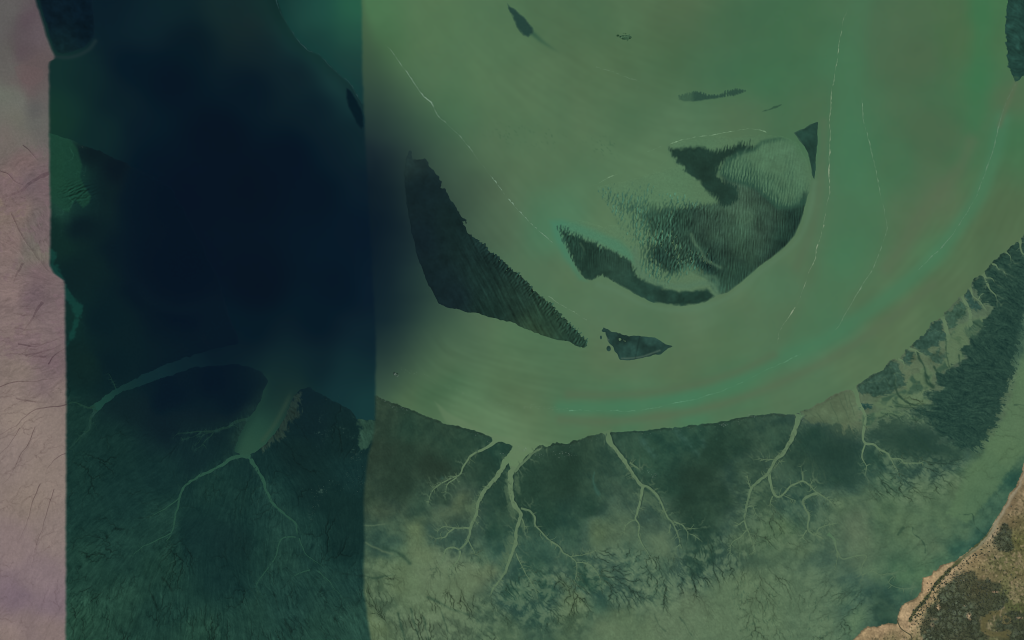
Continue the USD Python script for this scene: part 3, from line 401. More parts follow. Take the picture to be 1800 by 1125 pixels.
# streak directions: (x, y, dx, dy)
DIRS = [(150, 850, 1, -.55), (250, 870, 1, -.45), (150, 960, 1, -.8), (230, 1000, .8, -1), (150, 1080, .5, -1), (250, 1090, .25, -1), (340, 1080, .05, -1), (400, 1000, 0, 1), (300, 930, 1, -.6), (450, 1090, .1, 1), (560, 1080, .35, 1), (610, 1050, .6, 1), (350, 850, .1, -1), (150, 700, 1, -.5), (250, 550, .3, 1), (560, 800, .5, 1), (600, 950, .1, 1),
 (680, 1020, .5, 1), (680, 1090, .3, 1), (760, 1080, .15, 1), (840, 1060, .6, 1), (900, 1010, .3, 1), (960, 1050, .6, 1), (1010, 1000, .4, 1), (1060, 1000, 1, .35), (1110, 1010, 1, .75), (1170, 1040, .8, 1), (1100, 1080, .3, 1), (1240, 1000, .3, 1), (1320, 1060, .4, 1), (1300, 980, .4, 1), (1450, 900, .9, 1), (1540, 860, .8, .9), (1600, 800, 1, .7), (1660, 760, 1, .45), (1680, 700, 1, .2), (1740, 640, 1, .4), (1760, 540, 1, .45), (1600, 700, 1, .12), (1540, 720, 1, .2), (1640, 850, 1, .25), (1730, 740, 1, .3),
 (720, 800, .5, 1), (700, 740, .4, 1), (850, 850, .6, 1), (950, 850, .3, 1), (1050, 830, .2, 1), (1220, 820, .7, .5), (1250, 880, 1, .1), (1450, 800, .1, 1), (1480, 1050, 1, -.5), (1600, 950, .8, -.4), (1750, 850, .6, -1),
 (10, 500, 1, -.2), (60, 600, 1, -.25), (90, 640, 1, -.6), (30, 700, 1, -.35), (60, 770, .6, -1), (50, 860, .4, -1), (90, 900, .25, -1), (40, 1040, .5, -1), (80, 1090, .4, -1), (20, 340, 1, -.5), (70, 420, .7, 1), (40, 180, .5, 1), (60, 60, .2, 1)]

# ------------------------------------------------------------------ composing the land: heights H (m), colours C (0-255), fine textures
west, mid = XC < x1[CW], (XC >= x1[CW]) & (XC < x1[CE])
east = XC >= x1[CE]
th = field([(a, b, (math.cos(2 * math.atan2(d, c)), math.sin(2 * math.atan2(d, c)))) for a, b, c, d in DIRS], 25, 1.8, 2)
ANG = .5 * np.arctan2(th[..., 1], th[..., 0]) + .16 * fb(18, 2)
ST = lic(ANG + .25 * fb(7, 2), 5, .6)                         # streaks
ST2 = lic(ANG, 12, 1.1)
STF = lic(ANG + .35 * fb(5, 2), 3, .42)                     # fine wrinkles
F1, F2, F3 = fb(5, 3, .6), fb(16, 3, .6), fb(60, 3, .5)       # mottles
FN = gn(.9)

# rough shorelines
sd_south = sdf(SOUTH_SHORE, 0, 45, 2) + .9 * F1 + .35 * FN
sd_left = sdf(LEFT_MUD, 0, 45, 2) + 1.0 * F1
sd_coast = sdf(COAST, 0, 60, 2) + .8 * F1 + .3 * FN
LW = blend
# --- water
river = field(RIVER_PTS, 40, 2.2, 4)
deep = field(DEEP_PTS, 42, 2.4, 1)
wang = field([(a, b, (math.cos(2 * math.atan2(d, c)), math.sin(2 * math.atan2(d, c)))) for a, b, c, d in
              [(700, 100, .6, 1), (800, 250, .7, 1), (950, 450, .8, 1), (1000, 650, 1, .12), (850, 640, 1, .25), (1150, 680, 1, -.1), (1300, 690, 1, -.3), (1450, 620, 1, -.6), (1600, 480, 1, -.9), (1700, 350, .5, -1), (1730, 150, .1, -1), (1600, 150, .05, 1), (1480, 250, 0, 1), (1480, 60, .15, -1), (1430, 500, .3, -1), (1000, 60, 1, .6), (1150, 130, 1, .35), (1300, 180, 1, -.05), (750, 560, .5, 1), (850, 740, 1, .4)]], 40, 1.6)
WANG = .5 * np.arctan2(wang[..., 1], wang[..., 0])
WS = ndi.gaussian_filter(lic(WANG, 22, 2.2), 1.2)
WS = WS / WS.std()
river = river * (1 + (.005 * WS * np.clip(.6 + .7 * F3, 0, 2) + .010 * F3 + .006 * F2)[..., None])
WS2 = ndi.gaussian_filter(lic(WANG, 30, 1.6), 1.)
WS2 = WS2 / WS2.std()
river = river * (1 + (.011 * WS2 * ss(560, 620, Y) * ss(1150, 950, X))[..., None])
river = river + (np.array([2.2, -.6, -.5]) * F3[..., None] * .8)
river[..., 2] -= .35 * np.maximum(river[..., 2] - .70 * river[..., 1], 0)
# the deep water reaches past the seam and thins out to the east
gw = interp([(-60, 1), (20, 8), (70, 25), (120, 55), (160, 86), (220, 124), (300, 136), (420, 152), (520, 142), (580, 106), (650, 75), (700, 38), (760, 8), (1200, 1)], y1)[:, None]
gc = np.stack([interp([(0, 70), (70, 64), (130, 54), (200, 40), (260, 27), (330, 15), (450, 13), (560, 17), (640, 40), (700, 60)], y1), interp([(0, 102), (70, 92), (130, 78), (200, 61), (260, 43), (330, 30), (450, 29), (560, 36), (640, 62), (700, 86)], y1), interp([(0, 72), (70, 68), (130, 63), (200, 57), (260, 49), (330, 40), (450, 41), (560, 45), (640, 57), (700, 69)], y1)], -1)
dline, kline = pdist(smooth_line([(640, 30), (676, 78), (709, 119), (758, 181), (809, 240), (859, 303), (919, 378), (971, 427)]), 60)
east_of = sdf([(640, -60), (640, 30), (676, 78), (709, 119), (758, 181), (809, 240), (859, 303), (919, 378), (971, 427), (1200, 427), (1200, -60)], 0, 60)
ga = np.exp(-(np.maximum(X - SEc, 0) / gw) ** 2) * (1 - .45 * ss(-14, 16, east_of)) * (1 + .05 * F3)
river = blend(river, np.broadcast_to(gc[:, None, :], (NY, NX, 3)), ga * (XC >= x1[CE]))
# sediment edges and bands in the river
a = ss(-30, 26, sdf([(1548, -60), (1530, 60), (1514, 170), (1517, 206), (1532, 260), (1548, 305), (1575, 300), (1630, 280), (1690, 240), (1705, 150), (1700, 60), (1688, -60)], 1.5))
river = blend(river, (78, 104, 75), .5 * np.clip(a * (1 + .25 * F3 + .15 * F2), 0, 1))
a = ss(-16, 15, sdf([(1495, -60), (1495, 0), (1478, 80), (1466, 150), (1462, 250), (1462, 340), (1455, 420), (1430, 500), (1400, 560), (1380, 612), (1420, 602), (1470, 560), (1510, 500), (1545, 430), (1554, 380), (1540, 310), (1520, 240), (1511, 180), (1514, 100), (1530, 0), (1530, -60)], .5))
river = blend(river, (72, 115, 82), .5 * a)
d, k = pdist(smooth_line([(1150, 702), (1222, 694), (1271, 679), (1318, 658), (1380, 628), (1450, 598), (1520, 552), (1590, 500), (1640, 455), (1680, 405), (1720, 345), (1748, 270), (1762, 210)]), 60)
river = blend(river, (70, 120, 87), .65 * np.exp(-(np.maximum(d - 3, 0) / 13) ** 2))
d, k = pdist(smooth_line([(985, 716), (1044, 717), (1100, 716), (1160, 709), (1222, 696)]), 60)
river = blend(river, (70, 120, 88), .65 * np.exp(-(np.maximum(d - 2, 0) / 10) ** 2))
d, k = pdist(smooth_line([(1722, -20), (1722, 60), (1722, 150), (1716, 220), (1700, 280)]), 60)
d2_, k2_ = pdist(smooth_line([(985, 738), (1070, 741), (1160, 732), (1240, 718), (1320, 694), (1400, 660), (1470, 625), (1550, 572), (1640, 500)]), 40)
river = blend(river, (86, 107, 80), .7 * np.exp(-(d2_ / 9) ** 2))
d2_, k2_ = pdist(smooth_line([(1000, 693), (1080, 694), (1160, 688), (1230, 674), (1300, 652), (1360, 624)]), 40)
river = blend(river, (85, 106, 79), .65 * np.exp(-(d2_ / 9) ** 2))
river = blend(river, (60, 114, 76), .5 * np.exp(-(np.maximum(d + 3 * F2, 0) / 19) ** 2))
d, k = pdist(smooth_line([(1706, 250), (1690, 290), (1660, 330), (1620, 380), (1590, 430), (1560, 470)]), 60)
river = blend(river, (88, 106, 80), .6 * np.exp(-(d / 16) ** 2))
d, k = pdist(smooth_line([(1786, 146), (1770, 185), (1757, 220)]), 40)
river = blend(river, (90, 106, 80), .6 * np.exp(-(d / 5) ** 2))
d, k = pdist(smooth_line([(1448, 215), (1447, 270), (1440, 340), (1425, 410), (1400, 470)]), 40)
river = blend(river, (84, 106, 80), .5 * np.exp(-(d / 9) ** 2))
a = ss(0, 6, sdf([(760, 700), (800, 732), (850, 758), (905, 770), (935, 790), (905, 815), (880, 800), (780, 745)], 1.2)) * .55
river = blend(river, (98, 124, 92), a)
a = ss(-5, 9, sdf([(964, 388), (985, 384), (1040, 400), (1090, 420), (1118, 446), (1122, 470), (1100, 455), (1060, 433), (1010, 412), (985, 408), (1000, 440), (1022, 484), (1034, 495), (1018, 492), (990, 455), (972, 420)], .8))
river = blend(river, (66, 124, 98), a * .6)
d, k = pdist(smooth_line([(1050, 500), (1085, 512), (1130, 535), (1180, 545), (1230, 541), (1285, 520), (1340, 475), (1400, 425), (1424, 370), (1432, 320)]), 30)
river = blend(river, (88, 120, 92), .5 * np.exp(-(d / 5) ** 2))
d, k = pdist(smooth_line([(938, 60), (952, 72), (968, 83), (987, 95)]), 30)
river = blend(river, (50, 84, 66), .8 * np.exp(-(d / (4.5 - k / 30)) ** 2) * np.clip(1 - k / 75, 0, 1))
d, k = pdist(smooth_line([(1098, 58), (1098, 40), (1094, 20), (1090, 0)]), 30)
river = blend(river, (90, 122, 88), .35 * np.exp(-(d / 12) ** 2) * np.clip(1 - k / 90, 0, 1))
dust = ss(1.1, 2.2, gn(1.) + .4 * F2)                         # dark wind-rippled spots in the shallows
for cx, cy in ((960, 242), (1062, 258), (890, 232), (1350, 285)):
    river = blend(river, (58, 92, 68), .5 * dust * np.exp(-(((X - cx) / 32) ** 2 + ((Y - cy) / 18) ** 2)))
deep[..., 0] = np.maximum(deep[..., 0], .42 * deep[..., 1] * ss(22, 30, deep[..., 1]))
deep = deep * (1 + .012 * F3)[..., None]
d, k = pdist(smooth_line([(487, -5), (497, 28), (520, 67), (563, 98), (617, 150), (640, 186)]), 60)
side = sdf([(487, -60), (487, 0), (497, 28), (503, 40), (520, 67), (540, 87), (563, 98), (590, 125), (617, 150), (637, 183), (700, 220), (700, -60)])
deep = blend(deep, deep * .82, ss(2, -2, side) * ss(26, 0, d) * .7)
deep = blend(deep, (20, 62, 58), ss(-1, 2, side) * ss(22, 0, d) * .35)
d, k = pdist(smooth_line([(97, 100), (120, 101), (140, 96), (157, 86), (168, 72)]), 20)
deep = blend(deep, (34, 52, 54), np.exp(-(d / 3.2) ** 2) * .7)
a = ss(-2, 3, sdf([(525, 676), (500, 738), (462, 778), (436, 803), (408, 800), (429, 750), (438, 734), (456, 706)], 1))
deep = blend(deep, (40, 72, 58), a * .25 * ss(690, 760, Y))
d, k = pdist(smooth_line([(471, 660), (457, 704), (440, 733), (431, 747), (418, 770), (409, 795)]), 30)
deep = blend(deep, (29, 58, 51), .8 * np.exp(-(d / 9) ** 2) * ss(640, 690, Y))
a = np.exp(-(((X - 488) / 46) ** 2 + ((Y - 655) / 40) ** 2))
deep = blend(deep, (22, 45, 46), a * .55)
d, k = pdist(smooth_line([(515, 682), (500, 715), (480, 750), (462, 774)]), 20)
deep = blend(deep, (56, 76, 60), np.exp(-(d / 4.) ** 2) * .4 * ss(0, 40, k))

# --- south mud, right of the seam
mud = field(RMUD_PTS, 11, 1.7, 7)
LREG = np.maximum.reduce([ss(-14, 14, sdf(P_, 1.0, 30)) * w_ for P_, w_ in (
    ([(630, 1030), (700, 1050), (760, 1040), (850, 1050), (880, 1130), (630, 1140)], 1.), ([(640, 985), (700, 985), (720, 1030), (640, 1040)], .6), ([(850, 1000), (900, 1010), (1000, 1000), (1040, 1040), (1020, 1110), (860, 1100)], .9),
    ([(1010, 980), (1080, 960), (1180, 985), (1260, 940), (1330, 940), (1310, 1000), (1240, 1040), (1180, 1080), (1080, 1070), (1020, 1030)], 1.), ([(1300, 1000), (1440, 990), (1540, 1060), (1480, 1130), (1290, 1120)], .45),
    ([(1540, 790), (1620, 800), (1700, 810), (1690, 860), (1610, 890), (1540, 870)], .9), ([(1290, 850), (1480, 870), (1470, 960), (1290, 970)], .5), ([(1590, 690), (1640, 690), (1640, 745), (1560, 735)], .8), ([(760, 950), (840, 960), (850, 1010), (760, 1010)], .7))])
LREG = np.clip(.07 + LREG, 0, 1)
big = sd_south > -4
mud[..., 1] *= .96
mud[..., 0] = np.maximum(mud[..., 0], .575 * mud[..., 1])
mud[..., 2] = np.minimum(mud[..., 2], (.80 + .03 * ss(60, 90, mud[..., 1])) * mud[..., 1])
mud = blend(mud, (91, 114, 85), .6 * ss(-26, 26, sdf([(960, 1180), (1060, 1095), (1140, 1075), (1200, 1045), (1290, 1012), (1400, 995), (1470, 1000), (1490, 1050), (1450, 1180)], 3.)))
mud = blend(mud, (95, 117, 86), .55 * ss(-16, 16, sdf([(722, 922), (748, 936), (768, 995), (850, 998), (835, 1035), (800, 1085), (700, 1085), (690, 1010), (716, 980)], 3.)))
lum = mud.mean(-1)
palem, darkm = np.array([96, 118, 86.]), np.array([32, 58, 51.])
# patchiness: where mid-toned, break into light and dark along the streaks
tm = np.clip((lum - 48) / 48, 0, 1)
mid_ = 4 * tm * (1 - tm)
br = (.18 * ST + .14 * STF) * LREG + .10 * ST2 + .34 * np.tanh(1.1 * F1 + .5 * F2) + .3 * F2
mud = mud + (palem - darkm) * (mid_ * .17 * br)[..., None]
mud = mud * (1 + (.014 * FN + .018 * STF * LREG + .016 * F1)[..., None])
M = {}
for name, P in dict(
    core=[(1743, 540), (1736, 559.6), (1718, 586), (1706.7, 595), (1707.6, 609), (1690, 614.7), (1700, 630.7), (1668, 650), (1649, 657), (1640, 677), (1658, 682), (1626, 693), (1640, 710), (1601, 718), (1604, 730), (1631, 739), (1650, 760), (1690, 790), (1720, 785), (1740, 761), (1752, 737), (1766, 701), (1776, 670), (1786, 620), (1796, 560), (1812, 500), (1850, 430), (1850, 380), (1800, 411), (1791, 422), (1767, 442), (1744, 462), (1724, 482), (1707, 498), (1712, 512), (1722, 524), (1728, 532), (1737, 530)],
    d2=[(1407, 770), (1412, 758), (1425, 752), (1445, 750), (1465, 742), (1480, 745), (1500, 752), (1512, 762), (1515, 785), (1513, 810), (1522, 840), (1500, 858), (1460, 850), (1440, 838), (1420, 810)],
    d3=[(1524, 760), (1535, 748), (1542, 737), (1570, 732), (1610, 740), (1625, 748), (1650, 760), (1680, 800), (1650, 825), (1625, 806), (1590, 806), (1563, 795), (1545, 780), (1528, 776)],
    i1=[(1506, 677), (1515.6, 668), (1540, 655.6), (1551, 646.7), (1565, 634), (1576, 636), (1579.6, 646.7), (1590, 664), (1586.7, 680), (1569, 687.6), (1538.7, 700), (1524, 693), (1508, 689)],
    i2=[(1585, 625), (1594, 616), (1608, 616), (1611.6, 629), (1601, 639.6), (1590, 636)],
    i3=[(1596, 608), (1615, 593), (1627.6, 584), (1634.7, 570), (1650.7, 558.7), (1657, 565), (1658.6, 582.7), (1663, 588), (1661, 598.7), (1647, 600), (1647, 609), (1634.7, 611), (1627.6, 623.6), (1611.6, 613.8)],
    i4=[(1631, 622), (1650.7, 613), (1659.6, 627), (1652, 638), (1636, 638), (1629, 631)],
    i5=[(1661, 556), (1672, 545), (1686, 524), (1692, 532), (1699, 545), (1698, 558), (1684, 562), (1676, 576), (1667, 580), (1666, 566)],
    i6=[(1704, 505), (1712, 522), (1722, 530), (1728, 542), (1718, 548), (1708, 540), (1700, 528), (1694, 518)],
    i7=[(1510, 705), (1533, 710.7), (1535, 719.6), (1521, 723), (1511, 718)],
    i8=[(1700, 578), (1712, 570), (1722, 580), (1710, 592), (1698, 590)], i9=[(1675, 592), (1690, 592), (1686, 602), (1674, 600)],
    spit=[(1408, 723), (1422, 719.5), (1444, 706.5), (1467, 695), (1489, 685), (1500, 682), (1506, 700), (1509, 722), (1503, 742), (1488, 744), (1470, 741), (1450, 748), (1430, 746), (1414, 738)],
    pale1=[(1660, 590), (1672, 584), (1690, 570), (1712, 562), (1735, 556), (1730, 572), (1712, 588), (1702, 600), (1703, 612), (1688, 616), (1697, 630), (1666, 648), (1650, 655), (1640, 650), (1655, 640), (1664, 625), (1662, 606)],
    pale2=[(1600, 660), (1625, 645), (1640, 656), (1638, 676), (1622, 690), (1636, 708), (1600, 716), (1560, 722), (1530, 712), (1545, 700), (1575, 690), (1592, 682), (1596, 668)],
    pale3=[(1515, 728), (1536, 724), (1575, 722), (1600, 728), (1628, 740), (1610, 738), (1570, 730), (1541, 735), (1530, 748), (1516, 750)],
    margin=[(1815, 560), (1800, 610), (1791, 650), (1774, 700), (1760, 738), (1745, 764), (1730, 795), (1700, 835), (1680, 865), (1665, 900), (1700, 920), (1730, 890), (1760, 850), (1800, 790), (1850, 730), (1850, 560)]).items():
    M[name] = sdf(P, 1.6 if name in ('d2', 'd3') else .55)
edge = 1.5 * F1 + .9 * STF
RIP = lic(ANG + .35 * fb(6, 2), 5, .42)
for nm, col, s, soft in (('margin', (84, 113, 81), .75, 5), ('pale1', (88, 112, 82), .85, 2.5), ('pale2', (88, 112, 82), .85, 3), ('pale3', (87, 112, 82), .85, 2)):
    mud = blend(mud, col, s * ss(-soft, soft, M[nm] + .8 * edge))
for nm, col, s, soft in (('core', (36, 63, 54), .95, 3), ('d2', (36, 62, 53), .62, 9), ('d3', (37, 63, 53), .7, 8), ('i1', (47, 75, 63), .9, 3), ('i2', (47, 76, 64), .9, 2), ('i3', (46, 75, 64), .92, 2.6), ('i4', (50, 79, 66), .8, 3), ('i5', (48, 77, 63), .85, 3),
                         ('i6', (44, 74, 66), .9, 2), ('i7', (42, 74, 66), .95, 1.2), ('i8', (56, 84, 66), .6, 3), ('i9', (62, 90, 66), .5, 3)):
    mud = blend(mud, col, s * ss(-soft, soft, M[nm] + (4.5 if nm in ('d2', 'd3') else 1.6 if nm == 'core' else 1.5) * edge + (6. * RIP * ss(-30, -2, M['margin']) - 5 * ss(-8, 4, M['margin']) if nm == 'core' else 0)))
mud = blend(mud, np.array([87, 107, 80]) * (1 + (.03 * F1 + .03 * F2)[..., None]), .8 * ss(-2.5, 3, M['spit'] + 1.6 * F1 + STF))
for line in ([(1476, 700), (1484, 718), (1492, 736)], [(1492, 694), (1496, 712), (1502, 730)], [(1460, 708), (1468, 726), (1474, 742)], [(1436, 726), (1446, 738), (1450, 748)], [(1484, 692), (1488, 704), (1490, 716)]):
    d, k = pdist(smooth_line(line, wiggle=.6), 8)
    mud = blend(mud, (62, 84, 64), .6 * np.exp(-(d / .8) ** 2))
# the ragged, rippled inner rim of the marsh towards the pale margin
coreA = ss(0, 30, M['core']) * east
mud = mud + (np.array([26, 30, 20.]) * (.24 * (.7 * RIP + .5 * FN) * ss(-12, 4, M['core']) * (.35 + .65 * ss(40, 2, M['margin'] + 40)))[..., None]) * .55
mud = mud + np.array([15, 18, 13.]) * (.11 * (1.0 * RIP + .35 * FN) * ss(-4, 8, M['core']))[..., None]
# islets of marsh: darker grain
vein = ss(.12, .02, np.abs(fb(14, 3, .6))) * ss(700, 660, Y)
mud = blend(mud, (84, 108, 80), .45 * vein * np.clip(sum(ss(-1, 2, M[q_]) for q_ in ('i1', 'i3', 'i5', 'i6')), 0, 1))
flood = ss(-.15, .7, fb(9, 3, .6)) * np.maximum.reduce([ss(-2, 4, M[q_]) for q_ in ('pale1', 'pale2', 'pale3')])
mud = blend(mud, (48, 77, 62), .75 * flood)
ig = sum(ss(-1, 2, M[q]) for q in ('i1', 'i2', 'i3', 'i4', 'i5', 'i6', 'i7'))
mud = mud + np.array([12, 15, 13.]) * ((.3 * gn(1.2) + .25 * F1) * np.clip(ig, 0, 1))[..., None]
rim = np.exp(-((sd_south - 2.5) / 2.) ** 2) * ss(660, 700, X)
mud = mud * (1 - (.16 * rim * np.clip(.6 + .5 * F1, 0, 1.4))[..., None])

# --- dark mud, left of the seam
lmud = field(LMUD_PTS, 16, 1.7, 6)
gp = sdf([(86, 226), (110, 238), (125, 248), (137, 262), (145, 290), (141, 310), (150, 330), (160, 345), (157, 358), (146, 366), (133, 352), (127, 360), (123, 373), (114, 371), (100, 360), (86, 352)], .5)
lmud = blend(lmud, np.array([27, 68, 52]), .75 * ss(-2, 3, gp))
rp = gabor(62, 5.5, .4, .35)
ra = np.exp(-(((X - 137) / 24) ** 2 + ((Y - 338) / 16) ** 2))
lmud = lmud * (1 - (.28 * np.clip(rp + .2, -.6, 2) * ra)[..., None])
tp = sdf([(86, 434), (97, 443), (99, 462), (110, 484), (116, 496), (126, 516), (146, 536), (142, 560), (134, 584), (118, 608), (121, 590), (131, 562), (128, 540), (112, 515), (100, 490), (86, 470)], .6)
lmud = blend(lmud, (22, 74, 64), ss(-3, 4, tp + 2.5 * F1) * .6)
lp = sdf([(628, 732), (645, 736), (666, 736), (664, 760), (657, 782), (642, 789), (632, 784), (630, 760)], .5)
lmud = blend(lmud, (50, 84, 66), ss(-3.5, 5, lp + 3.4 * F1 + 1.4 * FN) * .75)
for cx, cy, sx, sy in ((566, 862, 10, 6), (560, 885, 5, 12), (548, 905, 5, 9), (590, 850, 8, 6), (615, 840, 8, 14), (622, 800, 6, 18), (560, 760, 8, 30), (600, 760, 20, 12)):
    lmud = blend(lmud, (62, 88, 76), .55 * ss(1.3, 2.4, .6 * F1 + FN) * np.exp(-(((X - cx) / sx) ** 2 + ((Y - cy) / sy) ** 2)))
fe = sdf([(517, 697), (530, 690), (524, 715), (530, 730), (508, 742), (500, 765), (478, 776), (462, 790), (455, 786), (490, 752), (504, 726)], .4)
lmud = blend(lmud, (52, 72, 58), ss(-3, 3, fe + 2.5 * ST + 1.2 * F1) * .55)
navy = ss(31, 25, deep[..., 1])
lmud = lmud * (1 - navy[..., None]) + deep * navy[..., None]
d, k = pdist(smooth_line([(470, 672), (457, 704), (440, 733), (431, 747), (418, 770), (409, 795)]), 40)
lmud = blend(lmud, (22, 45, 46), .5 * np.exp(-(((X - 488) / 46) ** 2 + ((Y - 655) / 40) ** 2)))
lmud = blend(lmud, (29, 57, 50), .8 * np.exp(-(d / 19) ** 2) * np.clip(.85 + .25 * F2, 0, 1) * ss(665, 725, Y))
lmud[..., 1] *= .955
lmud[..., 2] *= .965
lmud[..., 0] = np.maximum(lmud[..., 0], (.44 + .10 * ss(45, 72, lmud[..., 1])) * lmud[..., 1] * ss(22, 32, lmud[..., 1]) * ss(560, 720, Y))
calm = ss(560, 660, Y)
amp = np.clip((lmud[..., 1:2] - 34) / 36, 0, 1.) * (.15 + .85 * calm[..., None])
lmud = lmud + np.array([8.5, 12, 9.5]) * amp * (.30 * ST * np.clip(.8 + .5 * F2, .1, 2) + .24 * lic(ANG, 15, .5) + .08 * ST2 + .25 * F1 + .18 * STF)[..., None]

# --- the pinkish flat
pink = field(PINK_PTS, 12, 1.7, 5)
pamp = (ss(230, 300, Y) * .85 + .15) * (1 - .5 * ss(660, 740, Y))
mau = ss(.2, 1.3, F2 + .7 * F1 + .4 * ST) * ss(225, 300, Y) * ss(690, 620, Y)
pink = blend(pink, (108, 90, 94), .5 * mau)
pink = pink * (1 + (.022 * ST * pamp + .016 * STF * pamp + .006 * ST2 * pamp + .012 * F1 * pamp + .012 * F2)[..., None])
d, k = pdist(smooth_line([(58, -20), (66, 5), (76, 40), (84, 72), (92, 96)]), 20)
pink = blend(pink, (98, 94, 92), np.exp(-(d / 2.5) ** 2) * .5)
a = ss(-2, 3, sdf([(28, 20), (45, 25), (62, 60), (68, 95), (50, 110), (30, 105), (26, 60)], 1))
pink = blend(pink, (86, 76, 80), a * .25)
a = ss(-1, 2.5, sdf([(24, 118), (40, 112), (76, 122), (78, 140), (60, 150), (44, 148), (30, 136)], 1))
pink = blend(pink, (102, 86, 86), a * .4)

# --- sandbanks
shoals = {}
sh = np.array([74, 108, 82.])


def ragged(P, soft, rip, amp, warp=.35):
    return ss(-soft, soft, sdf(P, warp) + amp * rip)


g1 = gabor(38, 5.6, .4, .3)                                 # dunes on the dark shoal, crests NE-SW
sd1 = sdf(DARK_SHOAL, .0)
ne = np.clip((X - 730) / 300 + (520 - Y) / 600, 0, 1) * ss(-2, 2, (X - 721) * .73 - (Y - 268) * .68 + 40)
axis = ((X - 735) * 330 + (Y - 290) * 330) / (330 ** 2 * 2)
nesd = sdf([(700, 262), (736, 262), (792, 345), (829, 405), (896, 462), (971, 531), (1034, 598), (1040, 700), (560, 700), (560, 262)], 0, 90)
near_ne = ss(34, 0, nesd)
sd1r = sd1 + (.8 * F1) + near_ne * (1.3 * g1 * ss(.2, .5, axis) + 1.4 * F1)
col1 = field([(715, 280, (34, 52, 54)), (730, 340, (20, 36, 42)), (740, 420, (19, 34, 42)), (760, 500, (20, 36, 42)), (800, 400, (22, 40, 42)), (800, 520, (22, 38, 44)), (850, 490, (26, 46, 44)), (900, 520, (34, 56, 50)), (960, 560, (38, 62, 52)), (940, 590, (54, 78, 60)), (1010, 590, (36, 60, 52)), (860, 545, (28, 50, 46)), (830, 430, (26, 46, 46))], 22, 1.7, 2)
col1 = col1 * np.array([.97, .98, .92])
col1 = col1 * (1 + .30 * (near_ne * ss(.25, .55, axis) * g1)[..., None] + .07 * (lic(np.full_like(X, 1.1), 12, .8) * ss(-30, 60, X - 800))[..., None] + .04 * F1[..., None])
shoals['dark'] = (sd1r, col1, .9 * g1 * near_ne * ss(.3, .6, axis) + .3 * F1)

P = GREAT_SHOAL
sd2 = sdf(P) + .5 * F1
g2 = gabor(14, 6.0, .5, .42) * np.clip(.9 + .5 * fb(12, 2), .1, 2)                                  # short-crested dunes
g2b = gabor(9, 5.0, .34, .22)
g2c = gabor(0, 4.2, .3, .12)
base2 = blend(river, (82, 118, 89), .2)
dn = sdf(NORTH_DARK, .3)
de = sdf(EAST_DARK, .3)
dl = sdf(LEFT_LOBE, .3)
aN = ss(-4, 4, dn + 2.2 * g2b * ss(1230, 1275, X) + 2.2 * F1 + 1.2 * g2 * ss(1230, 1190, X))
west_fade = ss(60, 5, X - 1085 + (Y - 350) * -.2)             # dunes thin out to the north-west
wsd = de - 9
aE = ss(-9, 10, wsd * (.55 + 1.6 * ss(1130, 1250, X)) + (6.5 * g2) * ss(1330, 1180, X) + 3.5 * g2 * ss(24, 4, de) + 1.5 * F1)
rl = sdf(RIPPLE_LIGHT, .5)
aE = np.maximum(aE, ss(-11, -3, rl) * ss(1256, 1280, X) * ss(-18, -9, de) * ss(1424, 1412, X))
out_soft = ss(.5, 4, sd2)
aE = aE + ss(-2, 3, de) * ss(1180, 1300, X) * (1 - aE) * np.maximum(ss(400, 440, Y + .2 * (X - 1250)), ss(1252, 1276, X))
aL = ss(-3, 4, dl + 3.2 * g2 * ss(12, 2, dl) * ss(505, 470, Y) + 1.2 * F1)
rl = sdf(RIPPLE_LIGHT, .5)
col2 = base2.copy()
darkE = field([(1110, 370, (46, 74, 60)), (1140, 430, (46, 76, 60)), (1180, 380, (44, 72, 58)), (1200, 440, (46, 72, 58)), (1250, 400, (50, 74, 60)), (1300, 360, (56, 78, 64)), (1330, 400, (48, 70, 57)), (1350, 375, (46, 68, 56)), (1290, 400, (50, 74, 60)), (1300, 440, (44, 66, 54)), (1400, 370, (32, 56, 47)), (1380, 420, (32, 56, 47)), (1300, 470, (34, 58, 48)), (1240, 500, (48, 78, 64)), (1180, 470, (42, 70, 57)), (1240, 470, (40, 68, 56)), (1150, 475, (40, 68, 56))], 18, 1.7, 3)
darkE = darkE * (1 + (.20 * g2 * ss(1300, 1200, X) + .07 * g2c + .06 * g2b + .05 * F1)[..., None]) + np.array([8, 12, 8]) * (.5 * F2)[..., None]
col2 = blend(col2, darkE, aE)
col2 = blend(col2, np.array([34, 58, 48]) * (1 + .04 * F1[..., None]), aN)
col2 = blend(col2, field([(1000, 420, (38, 66, 54)), (1030, 460, (34, 58, 48)), (1080, 460, (42, 68, 56)), (1140, 510, (36, 62, 52)), (1230, 520, (34, 60, 50))], 20) * (1 + (.06 * g2c * ss(485, 455, Y) + .10 * g2 * ss(470, 430, Y) + .06 * F1)[..., None]), aL)
low = ss(9, -5, rl) * ss(1395, 1360, X) + np.clip((Y - 292) / 62 + (1322 - X) / 105 + .35 + .25 * F2, 0, 1)
low = np.clip(np.maximum(low, .35 * ss(300, 330, Y - .25 * (X - 1380)) + .18 * ss(.3, 1.3, F2)), 0, 1)
rr = np.clip(.55 + .62 * g2b, 0, 1) * ss(-3, 10, rl + 2 * g2b)
col2 = blend(col2, np.array([78, 113, 85]) * (1 + (.03 * F1 + .02 * g2b)[..., None]), ss(-5, 7, rl) * ss(1236, 1275, X) * .85 * ss(1, 16, sd2))
col2 = blend(col2, np.array([42, 74, 60]), ss(-7, 3, rl) * (1 - rr) * low * ss(1240, 1275, X))
